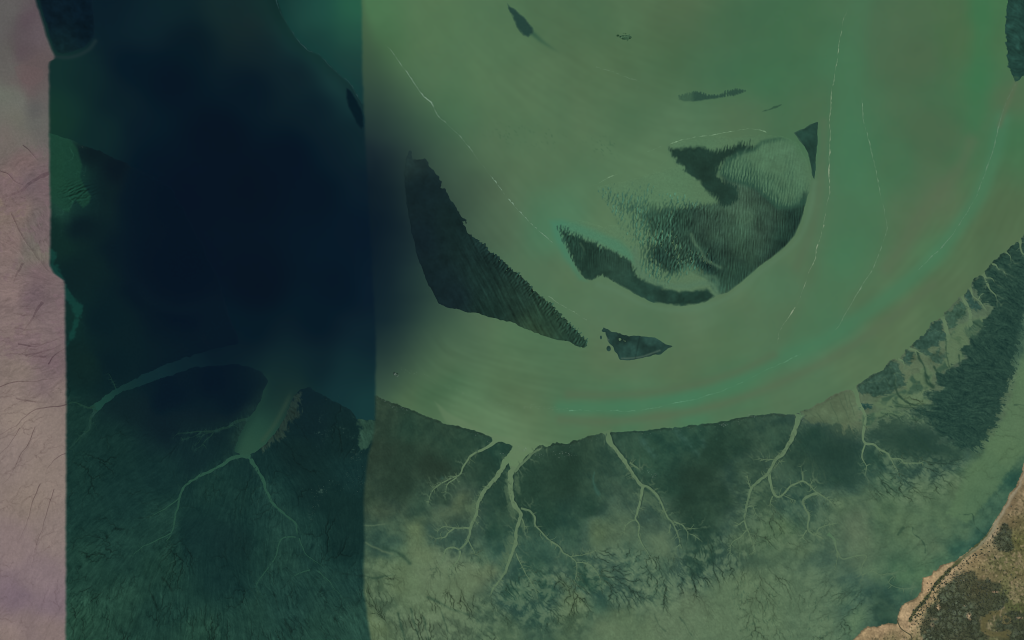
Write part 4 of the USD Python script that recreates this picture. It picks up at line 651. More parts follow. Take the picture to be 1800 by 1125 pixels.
for line, w, s in (([(1116, 440), (1120, 462), (1128, 481), (1148, 495), (1180, 502), (1209, 503), (1232, 498), (1252, 500), (1259, 512), (1260, 523)], 5.5, .9), ([(1215, 412), (1222, 428), (1232, 440), (1240, 455), (1254, 464), (1266, 470)], 3., .6), ([(1306, 275), (1310, 264), (1316, 256)], 1.6, .5), ([(1297, 278), (1296, 268)], 1.6, .5),
                   ([(1316, 372), (1322, 382), (1312, 392)], 2.2, .35), ([(1204, 460), (1208, 474)], 2, .3), ([(1222, 430), (1228, 446), (1232, 458)], 1.6, .4), ([(1020, 428), (1026, 440), (1022, 456)], 1., .3), ([(1240, 486), (1256, 488), (1262, 500)], 4, .5)):
    d, k = pdist(smooth_line(line), 25)
    col2 = blend(col2, (82, 114, 88), s * np.exp(-(np.maximum(d + .6 * F1, 0) / w) ** 2))
hz = np.clip(aE + aN + aL, 0, 1)
col2 = blend(col2, river, ss(6.0, .2, sd2) * (1 - hz) * (1 - ss(-4, 4, rl)))
shoals['great'] = (sd2, col2, (.75 * g2 * aE * ss(1330, 1190, X) + .5 * g2b * ss(-4, 6, rl) * low + .12 * g2c * hz + .2 * F1))
tri = sdf(TRIANGLE, .15) + .5 * F1
shoals['triangle'] = (tri, blend(blend(river, (36, 64, 54), 1) * (1 + .05 * F1[..., None]), (66, 96, 76), ss(2.2, .4, sdf(TRIANGLE)) * ss(1432, 1424, X) * .5), .3 * F1)
isd = sdf(SMALL_ISLAND, .25) + .9 * F1
for cx, cy, rx, ry in ((1056.5, 593, 1.6, 3.2), (1070, 612, 4, 4.6), (1062, 581, 4, 3)):
    isd = np.maximum(isd, 4 * (1 - np.sqrt(((X - cx) / rx) ** 2 + ((Y - cy) / ry) ** 2)) + .5 * F1)
ic = np.array([37, 63, 56.]) * (1 + .08 * F1[..., None])
d, k = pdist(smooth_line([(1093, 630), (1109, 629.5), (1128, 627), (1143, 622), (1160, 616)]), 10)
ic = blend(ic, (78, 98, 84), np.exp(-(d / 1.4) ** 2) * .75)
ic = blend(ic, (110, 124, 112), .8 * ss(.2, 1., F1 + FN * .6 + .3) * np.exp(-(((X - 1146) / 6) ** 2 + ((Y - 619) / 2.8) ** 2)))
ic = blend(ic, (92, 112, 94), .8 * ss(.3, 1., F1 + FN) * np.exp(-(((X - 1068) / 3) ** 2 + ((Y - 594) / 7) ** 2)))
ic = ic * (1 - .18 * np.exp(-((X - 1122 + (Y - 604) * .2) / 1.2) ** 2))[..., None]
shoals['island'] = (isd, ic, .4 * F1)
ts = sdf(TOP_SLIVER, .2)
shoals['top'] = (ts + .4 * F1, blend(river, (38, 66, 58), ss(-1, 4.5, ts + .8 * F1)), .2 * F1)
ls = sdf(LONG_SLIVER, .1)
gl = gabor(0, 5, .3, .12)
shoals['long'] = (ls + 1.2 + .6 * F1, blend(river, (46, 76, 62), ss(-1.5, 1.8, ls + 1.6 * gl * ss(174, 164, Y) + .5 * F1) * (.55 + .45 * ss(1212, 1224, X))), .4 * gl)
ty = sdf(TINY_SLIVER, .1)
shoals['tiny'] = (ty + .8 + .5 * F1, blend(river, (50, 82, 62), ss(-1.2, 1, ty + .6 * F1)), .2 * F1)
rs = sdf(RIGHT_SHOAL, .1) + .7 * F1 + .9 * ST
rc = np.array([34, 64, 56.]) * (1 + .07 * F1[..., None] + .05 * ST[..., None])
shoals['right'] = (rs, blend(rc, (62, 92, 66), ss(.4, 1.4, F1) * np.exp(-(((X - 1784) / 9) ** 2 + ((Y - 128) / 12) ** 2))), .3 * F1)
sm = sdf(SEAM_SHOAL, .1)
shoals['seam'] = (sm + .6, blend(deep, (9, 28, 36), ss(-.8, 4, sm + .4 * F1)), .1 * F1)
nw = sdf(NW_SHOAL, .3)
nwc = blend(deep, field([(90, 20, (12, 28, 38)), (150, 20, (10, 26, 37)), (120, 80, (14, 32, 38)), (110, 92, (18, 40, 42)), (150, 60, (10, 27, 37))], 15) * (1 + .07 * F1[..., None]), ss(-2, 4, nw + 1. * F1))
shoals['nw'] = (nw + .5 * F1, nwc, .2 * F1)

# --- dry land in the south-east
LAND = field([(1590, 1080, (176, 150, 118)), (1630, 1030, (172, 144, 112)), (1550, 1105, (170, 142, 112)), (1610, 1100, (172, 144, 114)), (1700, 976, (150, 134, 108)), (1740, 938, (164, 146, 120)), (1670, 1005, (160, 138, 108)), (1720, 1000, (128, 112, 82)), (1735, 1020, (122, 104, 80)), (1715, 985, (136, 118, 88)), (1650, 1040, (150, 132, 98)), (1640, 1075, (140, 122, 92)), (1750, 970, (104, 98, 70)), (1760, 985, (98, 94, 66)), (1780, 980, (112, 102, 72)), (1790, 1030, (132, 112, 88)), (1776, 1000, (128, 110, 80)), (1770, 1040, (92, 94, 64)), (1790, 1070, (86, 88, 58)), (1795, 1000, (104, 98, 64)), (1790, 960, (98, 94, 60)), (1790, 920, (108, 96, 70)), (1780, 890, (118, 102, 78)), (1800, 860, (128, 112, 86)), (1800, 840, (124, 108, 84)), (1760, 905, (116, 104, 80)), (1850, 950, (104, 96, 64)), (1850, 1080, (84, 84, 58)), (1740, 1100, (84, 82, 62)), (1780, 1115, (86, 82, 60)), (1530, 1122, (150, 128, 98)), (1560, 1120, (120, 108, 80)), (1620, 1120, (140, 122, 92))], 10, 1.7, 2)
specks = ss(.5, 1.5, gn(.9) + .25 * F1)
inland = ss(8, 26, sd_coast)
LAND = LAND * (1 - ss(18, 45, sd_coast)[..., None] * (1 - np.array([.93, .98, .95])))
LAND = LAND * np.array([.985, 1., .975])
LAND = blend(LAND, (88, 90, 60), .5 * ss(18, 45, sd_coast) * ss(.1, 1.2, F2 + .4 * F1))
LAND = blend(LAND, (150, 134, 104), .45 * inland * ss(.5, 1.6, fb(8, 3, .6)))
LAND = LAND * (1 + (.05 * F1 + .05 * FN)[..., None])
LAND = blend(LAND, (64, 64, 46), .75 * specks * inland)
LAND = blend(LAND, (176, 152, 124), .4 * ss(.9, 1.8, gn(1.2) + .3 * F2) * inland)
strip = smooth_line([(1752, 915), (1742, 934), (1726, 952), (1711, 966), (1689, 984), (1669, 1002), (1651, 1020), (1636, 1040), (1620, 1062), (1607, 1077), (1600, 1090)])
dst, kst = pdist(strip, 30)
LAND = blend(LAND, (70, 78, 50), .95 * ss(4.2, 1.6, dst + .9 * F1) * ss(-10, 50, kst))
SCRUB1 = [(1700, 1001.7), (1690, 1005), (1680, 1010), (1662, 1028), (1649, 1041), (1650, 1054), (1643, 1066), (1630, 1072), (1618, 1088), (1614, 1106), (1619, 1122), (1620, 1180), (1740, 1180), (1733, 1125), (1724, 1104), (1727, 1086), (1744, 1075), (1762, 1068), (1772, 1056), (1768, 1040), (1758, 1034), (1752, 1022), (1735, 1020), (1722, 1012), (1711, 1003)]
SCRUB2 = [(1764, 917), (1775.6, 919), (1778, 942), (1787, 964), (1780, 972), (1771, 975), (1755.6, 968), (1744, 950.6), (1752, 934)]
SCRUB3 = [(1764, 1072), (1790, 1075), (1860, 1090), (1860, 1180), (1776, 1180), (1770, 1125), (1756, 1110), (1752, 1090)]
sA, sB, sC = sdf(SCRUB1, 1.) + 3.2 * F1, sdf(SCRUB2, .8) + 2.6 * F1, sdf(SCRUB3, 1.) + 3.2 * F1
pts = rng.uniform([1590, 900], [1860, 1180], (700, 2))
vd = cKDTree(pts).query(np.stack([X + 1.5 * W1, Y + 1.5 * W2], -1), k=2)[0]
cell = ss(.2, 4.5, vd[..., 1] - vd[..., 0])
scrubcol = np.array([56, 63, 47.]) + np.array([23, 26, 23.]) * (cell * (.55 + .35 * F2))[..., None]
scrubcol = scrubcol * (1 + .07 * FN[..., None])
scr = np.maximum(np.maximum(sA, sB), sC)
LAND = blend(LAND, scrubcol, ss(-2.5, 5, scr) * np.clip(.86 + .1 * F2, .6, .96))
for cx, cy, rx, ry, col in ((1703.5, 1082, 4.5, 6, (166, 146, 114)), (1695, 1065, 3.2, 2.4, (160, 140, 112)), (1649, 1067, 3, 4, (160, 140, 108)), (1748, 1040, 6, 2.6, (146, 122, 96)), (1695, 1020, 2.6, 2., (130, 124, 100)), (1793, 1086, 6, 2.6, (140, 122, 96)), (1640, 1088, 8, 2, (104, 100, 76)), (1638, 1098, 3, 3, (110, 104, 82))):
    LAND = blend(LAND, col, ss(.35, -.35, np.sqrt(((X - cx) / rx) ** 2 + ((Y - cy) / ry) ** 2) - 1 + .28 * F1))
d, k = pdist(smooth_line([(1752, 1076), (1738, 1082), (1730, 1094), (1730, 1106), (1742, 1114), (1760, 1114), (1772, 1112)]), 20)
LAND = blend(LAND, (92, 88, 58), .8 * ss(7, 3, d + 1.5 * F1))
d, k = pdist(smooth_line([(1768, 1084), (1774, 1086), (1776, 1092), (1770, 1096), (1764, 1094), (1765, 1087), (1768, 1084)], .5), 20)
LAND = blend(LAND, (112, 104, 70), .7 * ss(3, 1, d + .6 * F1))
wet = ss(3.2, .6, sd_coast)                                   # wet sand at the water's edge
LAND = blend(LAND, (84, 78, 58), .7 * wet * ss(975, 990, Y))
LAND = blend(LAND, (150, 142, 118), .75 * ss(9, 4, sd_coast) * ss(1, 3, sd_coast) * ss(995, 960, Y))

# ------------------------------------------------------------------ creeks: centre lines, widths, carving
LINES = {}
near_creek = np.full((NY, NX), 60.)
carve = np.zeros((NY, NX), np.float32)
widen = np.zeros((NY, NX), np.float32)
seed = 0
for key, (label, branches) in list(CREEKS.items()) + [('pink', ('', PINK_CREEKS))]:
    LINES[key] = []
    for b_, (pts_, w0, w1) in enumerate(branches):
        seed += 1
        L = smooth_line(pts_, .8, wiggle=.55 if key != 'pink' else .5, seed=seed)
        t = np.linspace(0, 1, len(L))
        r = np.random.default_rng(seed + 500)
        n1 = ndi.gaussian_filter1d(r.normal(size=len(L)), 3)
        n2 = ndi.gaussian_filter1d(r.normal(size=len(L)), 3)
        w = 1.15 * (w0 + (w1 - w0) * t ** .7) * (1 + (1.3 if b_ == 0 and key not in ('pink', 'west', 'dark_left') else 0) * np.exp(-np.arange(len(L)) * .8 / 5.5))
        wl, wr = w / 2 * (1 + .16 * n1 / max(n1.std(), .01)), w / 2 * (1 + .16 * n2 / max(n2.std(), .01))
        taper = np.clip((1 - t) * len(L) * .8 / 5, .25, 1)
        LINES[key].append((L, wl * taper, wr * taper, t))
        d, k = pdist(L, 26)
        wk = (wl + wr)[k] / 2
        carve = np.maximum(carve, ss(wk + 1.4, wk - .2, d) * ss(.0, 1.2, wk + .5))
        if key != 'pink':
            near_creek = np.minimum(near_creek, np.where(d < 26, np.maximum(d - wk, 0), 60))

# ------------------------------------------------------------------ drainage: a random least-cost tree towards the creeks and the shore
zone = np.zeros((NY, NX), np.int8)
zone[(sd_south > 0) & east & (sd_coast < 2)] = 1
zone[(sd_left > 0) & mid] = 2
zone[west & (Y > 225)] = 3
src = ((zone == 1) & ((near_creek < .6) | (sd_south < 1.5))) | ((zone == 2) & ((near_creek < .6) | (sd_left < 1.5))) | ((zone == 3) & ((X < -46) | (Y > 1166)))
src |= (zone == 2) & (Y > 1166) | (zone == 1) & (Y > 1166) & (X < 1100)
idx = np.full((NY, NX), -1)
n_ = int((zone > 0).sum())
idx[zone > 0] = np.arange(n_)
cost = np.exp(.75 * rng.standard_normal((NY, NX)) + .5 * F1)
I, J, D_ = [], [], []
for dy, dx in ((0, 1), (1, 0), (1, 1), (1, -1)):
    ya, yb = slice(0, NY - dy), slice(dy, NY)
    xa, xb = (slice(0, NX - dx), slice(dx, NX)) if dx >= 0 else (slice(1, NX), slice(0, NX - 1))
    ok = (zone[ya, xa] == zone[yb, xb]) & (zone[ya, xa] > 0)
    ea = math.atan2(dy, dx)
    al = np.cos(ea - ANG[ya, xa]) ** 2
    c = math.hypot(dy, dx) * (cost[ya, xa] + cost[yb, xb]) * (1 + 2.4 * (1 - al))
    I.append(idx[ya, xa][ok]); J.append(idx[yb, xb][ok]); D_.append(c[ok])
I, J, D_ = np.concatenate(I), np.concatenate(J), np.concatenate(D_)
G = coo_matrix((np.r_[D_, D_], (np.r_[I, J], np.r_[J, I])), shape=(n_, n_)).tocsr()
dist, pred, _s = dijkstra(G, indices=idx[src], min_only=True, return_predecessors=True)
order = np.argsort(np.where(np.isfinite(dist), dist, -1))[::-1]
acc = [1.0] * n_
pl = pred.tolist()
for i in order.tolist():
    p_ = pl[i]
    if p_ >= 0:
        acc[p_] += acc[i]
A = np.zeros((NY, NX), np.float32)
A[zone > 0] = acc
A[~np.isfinite(A)] = 0
wx = [np.arange(NY)[:, None] + .8 * gn(3.5), np.arange(NX)[None, :] + .8 * gn(3.5)]
LA = np.log10(np.maximum(A, 1))
NET = ss(1.55, 3.3, LA)
FINE = ss(.8, 1.9, LA)
FINE = ndi.map_coordinates(FINE, wx, order=1, mode='nearest') - .30
NET = np.where(zone == 1, np.minimum(NET, .5), np.minimum(NET, .75))
NET = ndi.gaussian_filter(ndi.map_coordinates(NET, wx, order=1, mode='nearest'), .5) * 1.35
nearby = np.exp(-(near_creek / 16) ** 2)
patch = np.clip(.75 + .55 * F2, .15, 1.5)
nr = NET * patch * (zone == 1)
tw = ndi.gaussian_filter(ndi.map_coordinates(ss(.9, 2.4, LA), wx, order=1, mode='nearest'), .4) * (zone == 1) * np.exp(-(near_creek / 15) ** 2)
south_ = ss(775, 860, Y - .0 * X) * .8 + .2
pale_tw = np.clip((nr * nearby * ss(30, 46, mud.mean(-1)) + tw * south_ * np.clip(.75 + .5 * F2, .1, 1.3)) * 1.1, 0, .75)
mud = blend(mud, (88, 112, 86), .9 * pale_tw)
far_ = nr * (1 - nearby)
dk = np.clip((mud.mean(-1) - 44) / 40, .12, 1)
open_ = ss(.0, 1., np.maximum(ss(925, 965, Y) * ss(1420, 1320, X), np.maximum(ss(640, 700, Y) * ss(1500, 1540, X) * ss(1700, 1640, X) * ss(880, 840, Y), .35)))
mud = blend(mud, mud * .5, np.clip(far_ * dk * (.25 + .75 * LREG) * .75, 0, .5))
stri = np.clip(FINE, 0, 1) * LREG * (zone == 1) * ss(44, 72, mud.mean(-1)) * np.clip(.75 + .5 * F2, .1, 1.4)
mud = blend(mud, mud * .48 + np.array([4, 10, 7]), np.clip(stri * 1.6, 0, .85))
lite = np.clip(-FINE - .12, 0, 1) * LREG * (zone == 1) * ss(36, 60, mud.mean(-1))
mud = blend(mud, (104, 126, 96), np.clip(lite * np.clip(.6 + .8 * F1, 0, 1.5) * 1.8, 0, .55))
dots = ss(1.15, 2.1, lic(np.full_like(X, 1.45), 2, .5) + .35 * F2) * ss(1000, 1040, Y) * ss(1270, 1310, X) * ss(1560, 1430, X) * (zone == 1)
mud = blend(mud, (50, 80, 62), .4 * dots)
spark = ss(1.0, 2.0, ST + .6 * F1) * ss(960, 1000, Y) * ss(1330, 1200, X) * (zone == 1) * ss(40, 70, mud.mean(-1)) * np.clip(F2 + .4, 0, 1)
mud = blend(mud, (110, 130, 100), spark * .25)
lmud = blend(lmud, lmud * .55, np.clip(calm * NET * (zone == 2) * patch * ss(24, 52, lmud[..., 1]) * (1 - nearby * .8) * .9, 0, .8))
lmud = blend(lmud, lmud * .66, np.clip(1.5 * calm * np.clip(FINE, 0, 1) * (zone == 2) * ss(40, 60, lmud[..., 1]) * np.clip(.5 + .7 * F2, 0, 1.3), 0, .75))
lmud = blend(lmud, lmud * 1.0 + np.array([12, 20, 16]), np.clip(np.roll(NET, (1, 1), (0, 1)) * (zone == 2) * patch * ss(28, 52, lmud[..., 1]) * .55, 0, .6))
pink = blend(pink, pink * np.array([.84, .81, .82]), np.clip(np.clip(FINE, 0, 1) * (zone == 3) * ss(290, 400, Y) * np.clip(.4 + .6 * F2, 0, 1.2), 0, .6))
pink = blend(pink, pink * np.array([.70, .66, .68]), np.clip(NET * (zone == 3) * (.35 + .5 * patch) * ss(280, 420, Y) * .38, 0, .4))
# feathered pale edges of the creeks
fe_ = np.exp(-near_creek / 3.2) * ss(.0, 1.4, ST + .8 * F1) * .5
mud = blend(mud, (86, 110, 84), fe_ * (zone == 1))
lmud = blend(lmud, (38, 70, 58), .55 * ndi.map_coordinates(ss(1.3, 2.8, LA), wx, order=1, mode='nearest') * (zone == 2) * calm * np.exp(-(near_creek / 12) ** 2) * ss(30, 50, lmud[..., 1]))
lmud = blend(lmud, (36, 68, 58), fe_ * (zone == 2) * .8)
for P_ in ([(846, 866), (834, 878), (820, 898), (832, 912), (842, 890)], [(893, 832), (889, 862), (892, 890), (904, 916), (911, 902), (900, 880)], [(913, 900), (922, 912), (926, 930), (918, 935), (912, 918)], [(904, 830), (914, 846), (912, 866), (903, 856)], [(1120, 858), (1140, 862), (1160, 890), (1176, 912), (1160, 905), (1140, 880), (1126, 880)], [(1320, 862), (1345, 842), (1352, 850), (1338, 862), (1322, 880)], [(898, 935), (886, 960), (880, 1000), (896, 985), (905, 950)]):
    a = ss(-5, 5, sdf(P_, .6) + 2.5 * ST + 1.5 * F1)
    mud = blend(mud, (80, 104, 78), a * .55 * (zone == 1))
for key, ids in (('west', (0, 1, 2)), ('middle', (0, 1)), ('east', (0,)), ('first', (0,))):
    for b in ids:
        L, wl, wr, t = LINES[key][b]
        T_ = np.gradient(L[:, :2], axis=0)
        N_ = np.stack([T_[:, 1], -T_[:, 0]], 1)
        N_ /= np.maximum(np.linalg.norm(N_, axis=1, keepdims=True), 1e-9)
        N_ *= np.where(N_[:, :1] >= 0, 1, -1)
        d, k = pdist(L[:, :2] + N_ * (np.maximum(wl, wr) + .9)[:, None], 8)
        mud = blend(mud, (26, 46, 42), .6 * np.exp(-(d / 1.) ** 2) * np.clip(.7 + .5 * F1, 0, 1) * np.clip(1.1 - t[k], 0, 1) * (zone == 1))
# the dark curved gullies of the marsh mud
for line, w, s in (([(1663, 600), (1664, 615), (1665, 630), (1669, 645)], 1.3, .8), ([(1571, 672), (1577, 690), (1584, 700), (1595, 708), (1612, 712), (1640, 713)], 1.5, .8), ([(1613, 618), (1617, 632), (1624, 645), (1628, 660), (1636, 676)], 1.7, .85), ([(1627, 660), (1631, 674), (1640, 680)], 3.2, .9), ([(1642, 645), (1648, 656), (1650, 662)], 1.8, .8), ([(1686, 624), (1687, 633), (1686, 640)], 1.3, .7), ([(1565, 712), (1590, 716), (1620, 715)], 1.1, .6), ([(1590, 722), (1605, 728), (1630, 734)], 1.1, .6), ([(1704, 562), (1716, 570), (1726, 576)], 1.2, .6), ([(1569, 703), (1580, 711), (1600, 713)], 1., .5),
                   ([(1545, 735), (1566, 727), (1580, 733), (1610, 739)], 1.1, .6), ([(1606, 768), (1620, 784), (1640, 795), (1668, 800)], 1.6, .6), ([(1610, 755), (1620, 772), (1632, 790)], 1.4, .5), ([(1783, 712), (1800, 712)], 1., .5),
                   ([(752, 1050), (778, 1062), (800, 1073), (822, 1080)], 2.2, .45), ([(640, 1012), (660, 1016), (690, 1010)], 1.6, .5), ([(674, 962), (700, 972), (720, 990)], 3.4, .55), ([(700, 1078), (704, 1100), (712, 1125)], 2, .6), ([(722, 1070), (728, 1095), (736, 1120)], 1.6, .5), ([(745, 1085), (750, 1110), (756, 1130)], 1.6, .5), ([(776, 1075), (784, 1100), (790, 1125)], 1.2, .5),
                   ([(1604, 927), (1606, 938), (1618, 948), (1626, 958), (1626, 972)], 1., .6), ([(1686, 904), (1700, 905), (1708, 903), (1712, 914), (1716, 927), (1734, 942)], 1., .7), ([(1578, 940), (1584, 932), (1588, 928)], 1.6, .5), ([(1150, 1080), (1156, 1096), (1170, 1110)], .9, .4), ([(1195, 1085), (1205, 1100), (1220, 1122)], .9, .4)):
    d, k = pdist(smooth_line(line, wiggle=.5, seed=int(w * 1000) + len(line)), 14)
    mud = blend(mud, (40, 66, 52), s * np.exp(-(np.maximum(d + .5 * F1, 0) / w) ** 2) * (zone == 1))
d, k = pdist(smooth_line([(640, 952), (655, 960), (672, 968), (690, 974)], wiggle=.5), 14)
mud = blend(mud, (92, 112, 84), .6 * np.exp(-(d / 1.8) ** 2) * (zone == 1))
d, k = pdist(smooth_line([(640, 924), (656, 923), (676, 921)], wiggle=.5), 14)
mud = blend(mud, (86, 108, 82), .7 * np.exp(-(d / 1.2) ** 2) * (zone == 1))
d, k = pdist(smooth_line([(1045, 830), (1043, 845), (1046, 858), (1052, 868)], wiggle=.5), 14)
mud = blend(mud, (56, 92, 78), .7 * np.exp(-(d / (1. + k / 16)) ** 2) * (zone == 1))
for line, w in (([(1186, 755), (1200, 770), (1213, 782), (1225, 798)], 5), ([(1130, 775), (1140, 790), (1150, 800)], 6), ([(1268, 752), (1264, 764), (1260, 772)], 1.4), ([(770, 820), (778, 830), (777, 840)], 3), ([(1235, 775), (1238, 785)], 4)):
    d, k = pdist(smooth_line(line), 20)
    mud = blend(mud, (58, 92, 80), .6 * np.exp(-(d / w) ** 2) * np.clip(.6 + .5 * F1, 0, 1) * (zone == 1))
for line, w, s in (([(188, 945), (200, 932), (225, 930), (222, 940)], 1.5, .7), ([(140, 1000), (150, 985), (165, 972), (190, 965)], 1.5, .6), ([(270, 1010), (262, 1035), (275, 1060), (278, 1072)], 2.2, .8), ([(285, 1015), (300, 1035), (306, 1048)], 3, .7), ([(480, 1040), (490, 1070), (505, 1095), (512, 1110)], 1.6, .7), ([(240, 925), (262, 908), (280, 912)], 1., .5), ([(566, 1030), (560, 1042), (554, 1048)], 1.8, .6), ([(600, 1008), (620, 1011), (640, 1012)], 3, .5), ([(225, 905), (240, 912), (262, 910)], 1.2, .5)):
    d, k = pdist(smooth_line(line, wiggle=.8, seed=int(w * 100)), 14)
    lmud = blend(lmud, lmud * .6, .75 * s * np.exp(-(np.maximum(d + .9 * F1, 0) / (.7 * w)) ** 2) * (zone == 2))

# the seams run over a few metres
rt = np.where((sd_south > 0)[..., None], mud, river)
lt = np.where((sd_left > 0)[..., None], lmud, deep)
rows = np.arange(NY)
for col, A_, B_ in ((CE, lt, rt), (CW, pink, lt)):
    m_ = .5 * (A_[:, col - 2] + B_[:, col + 2])
    d_ = np.abs(X - X[:, col:col + 1])
    w_ = (.95 * np.exp(-(d_ / 1.7) ** 2))
    mm = np.broadcast_to(m_[:, None, :], (NY, NX, 3))
    if col == CE:
        river, mud = blend(river, mm, w_ * (XC >= x1[CE])), blend(mud, mm, w_ * (XC >= x1[CE]))
        deep, lmud = blend(deep, mm, w_ * (XC <= x1[CE])), blend(lmud, mm, w_ * (XC <= x1[CE]))
    else:
        deep, lmud, pink = blend(deep, mm, w_), blend(lmud, mm, w_), blend(pink, mm, w_)

# ------------------------------------------------------------------ heights
wrinkle = np.clip((lmud[..., 1] - 34) / 30, 0, 1) * (.15 + .85 * calm)
Hmud = np.clip(sd_south * .35, -1, .9) + ss(0, 6, sd_south) * (.13 * ST + .06 * ST2 + .1 * F1 - .3 * NET * (1 - nearby)) - .72 * carve
Hleft = np.clip(sd_left * .35, -1, .9) + ss(0, 6, sd_left) * ((.24 * ST + .12 * F1 - .4 * NET) * wrinkle) - .72 * carve
Hpink = 1.0 + .14 * ST * pamp + .05 * F1 - .35 * NET * pamp - .72 * carve
Hland = .95 + np.clip(sd_coast * .3, -1, 1.6) + .25 * F1 * inland + .35 * np.clip(F2, -1, 1) * inland
for q in shoals:
    s_, c_, r_ = shoals[q]
    shoals[q] = (s_, c_, np.clip(s_ * .25, -.8, .7) + ss(.3, 4, s_) * .55 * r_)

# ------------------------------------------------------------------ materials
GAIN = np.array([.976, .998, 1.051])
GLOSS = {'mud': np.array([.0042] * 3), 'water': np.array([.0023, .0031, .0049]), 'dark': np.array([.0014] * 3), 'sand': np.array([.0042] * 3)}


def albedo(c, kind):
    """seen colour (0-255) under this daylight -> base colour of the surface itself"""
    c = np.clip(np.asarray(c, float) / 255, 0, 1)
    lin = np.where(c < .04045, c / 12.92, ((c + .055) / 1.055) ** 2.4)
    return np.clip((lin - GLOSS[kind]) / GAIN, .0006, .9).astype(np.float32)


def tinted(name, rough, spec, scale, amount, bump=0., bump_scale=1.):
    """mapped tint x fine procedural grain, with a little relief"""
    nodes = {'tint': ('attribute', {'attribute': 'tint'}), 'geo': ('geometry', {}),
             'grain': ('noise_texture', {'scale': scale, 'detail': 4.0, 'roughness': .65}),
             'range': ('map_range', {'from_min': .25, 'from_max': .75, 'to_min': 1 - amount, 'to_max': 1 + amount}),
             'comb': ('combine_color', {}), 'mul': ('mix_color', {'blend_type': 'multiply', 'fac': 1.0}),
             'relief': ('noise_texture', {'scale': bump_scale, 'detail': 3.0, 'roughness': .6}),
             'bump': ('bump', {'strength': bump, 'distance': 1.0}),
             'p': ('principled_bsdf', {'roughness': rough, 'specular_ior_level': spec})}
    links = [('geo.position', 'grain.vector'), ('grain.fac', 'range.value'), ('range.result', 'comb.r'), ('range.result', 'comb.g'), ('range.result', 'comb.b'),
             ('tint.color', 'mul.a'), ('comb.color', 'mul.b'), ('mul.result', 'p.base_color')]
    if bump:
        links += [('geo.position', 'relief.vector'), ('relief.fac', 'bump.height'), ('bump.normal', 'p.normal')]
    return usdkit.material(stage, '/World/Looks/' + name, nodes, links, surface='p.BSDF')


MUD = tinted('mud', .9, .12, .06, .10, .35, .12)
DARKMUD = tinted('wet_dark_mud', .9, .04, .06, .10, .35, .12)
WATER = tinted('turbid_water', .2, .2, .004, .035, .10, .02)
SAND = tinted('sand_and_soil', .9, .12, .09, .16, .5, .12)
FOAMM = tinted('foam', .8, .12, .1, .2)
ROCK = tinted('rock', .8, .12, .15, .3, .6, .2)


def plain(name, col, amount=.35, scale=.6):
    c = np.array(col)
    return usdkit.material(stage, '/World/Looks/' + name, {
        'geo': ('geometry', {}), 'n': ('noise_texture', {'scale': scale, 'detail': 3.0}), 'oi': ('object_info', {}),
        'ramp': ('rgb_ramp', {'ramp': [(.3, tuple(c * (1 - amount))), (.7, tuple(c * (1 + amount)))]}),
        'p': ('principled_bsdf', {'roughness': .85, 'specular_ior_level': .15})},
        [('geo.position', 'n.vector'), ('n.fac', 'ramp.fac'), ('ramp.color', 'p.base_color')], surface='p.BSDF')


LEAF = plain('leaves', (.036, .046, .026))
LEAF2 = plain('grey_leaves', (.062, .075, .055))
BARK = plain('bark', (.09, .07, .05))

# ------------------------------------------------------------------ object helpers
taken = {}


def numbered(parent, name):
    k = taken.get((parent, name), 0)
    taken[(parent, name)] = k + 1
    return f'{parent}/{name}' + (f'_{k:03d}' if k else '')


def tag(prim, label=None, category=None, group=None, kind=None):
    p = prim.GetPrim() if hasattr(prim, 'GetPrim') else prim
    for key, v in (('label', label), ('category', category), ('group', group), ('kind', kind)):
        if v:
            p.SetCustomDataByKey(key, v)
    return p


def world(x, y):
    return (np.asarray(x) - 900) * K, (562.5 - np.asarray(y)) * K


def put(name, v, f, tint, mat, kind_, parent='/World', smooth=True):
    m = usdkit.mesh(stage, numbered(parent, name), (v, f), mat, smooth)
    if tint is not None:
        UsdGeom.PrimvarsAPI(m).CreatePrimvar('tint', Sdf.ValueTypeNames.Color3fArray, 'vertex').Set(Vt.Vec3fArray.FromNumpy(albedo(tint, kind_)))
    return m.GetPrim()


def sheet(name, cells, H, C, mat, kind_, step=1, parent='/World'):
    """the part of the ground grid where cells is true, as one mesh"""
    x, y = X[::step, ::step], Y[::step, ::step]
    h = np.broadcast_to(H, (NY, NX))[::step, ::step]
    c = C[::step, ::step]
    m = cells[::step, ::step][:x.shape[0] - 1, :x.shape[1] - 1]
    h_, w_ = x.shape
    a = (np.arange(h_ - 1)[:, None] * w_ + np.arange(w_ - 1)[None, :])[m]
    f = np.vstack([np.stack([a, a + w_, a + w_ + 1], 1), np.stack([a, a + w_ + 1, a + 1], 1)])
    u, inv = np.unique(f, return_inverse=True)
    wx_, wy_ = world(x.ravel()[u], y.ravel()[u])
    v = np.stack([wx_, wy_, h.ravel()[u]], 1)
    return put(name, v, inv.reshape(-1, 3), c.reshape(-1, 3)[u], mat, kind_, parent)


def at(field_, L):
    """a grid field sampled at map points"""
    py = (L[:, 1] - y1[0]) / S
    rows = np.clip(np.rint(py).astype(int), 0, NY - 1)
    px = np.array([np.interp(x_, X[r_], np.arange(NX)) for x_, r_ in zip(L[:, 0], rows)])
    if field_.ndim == 3:
        return np.stack([ndi.map_coordinates(field_[..., c], [py, px], order=1, mode='nearest') for c in range(3)], -1)
    return ndi.map_coordinates(field_, [py, px], order=1, mode='nearest')


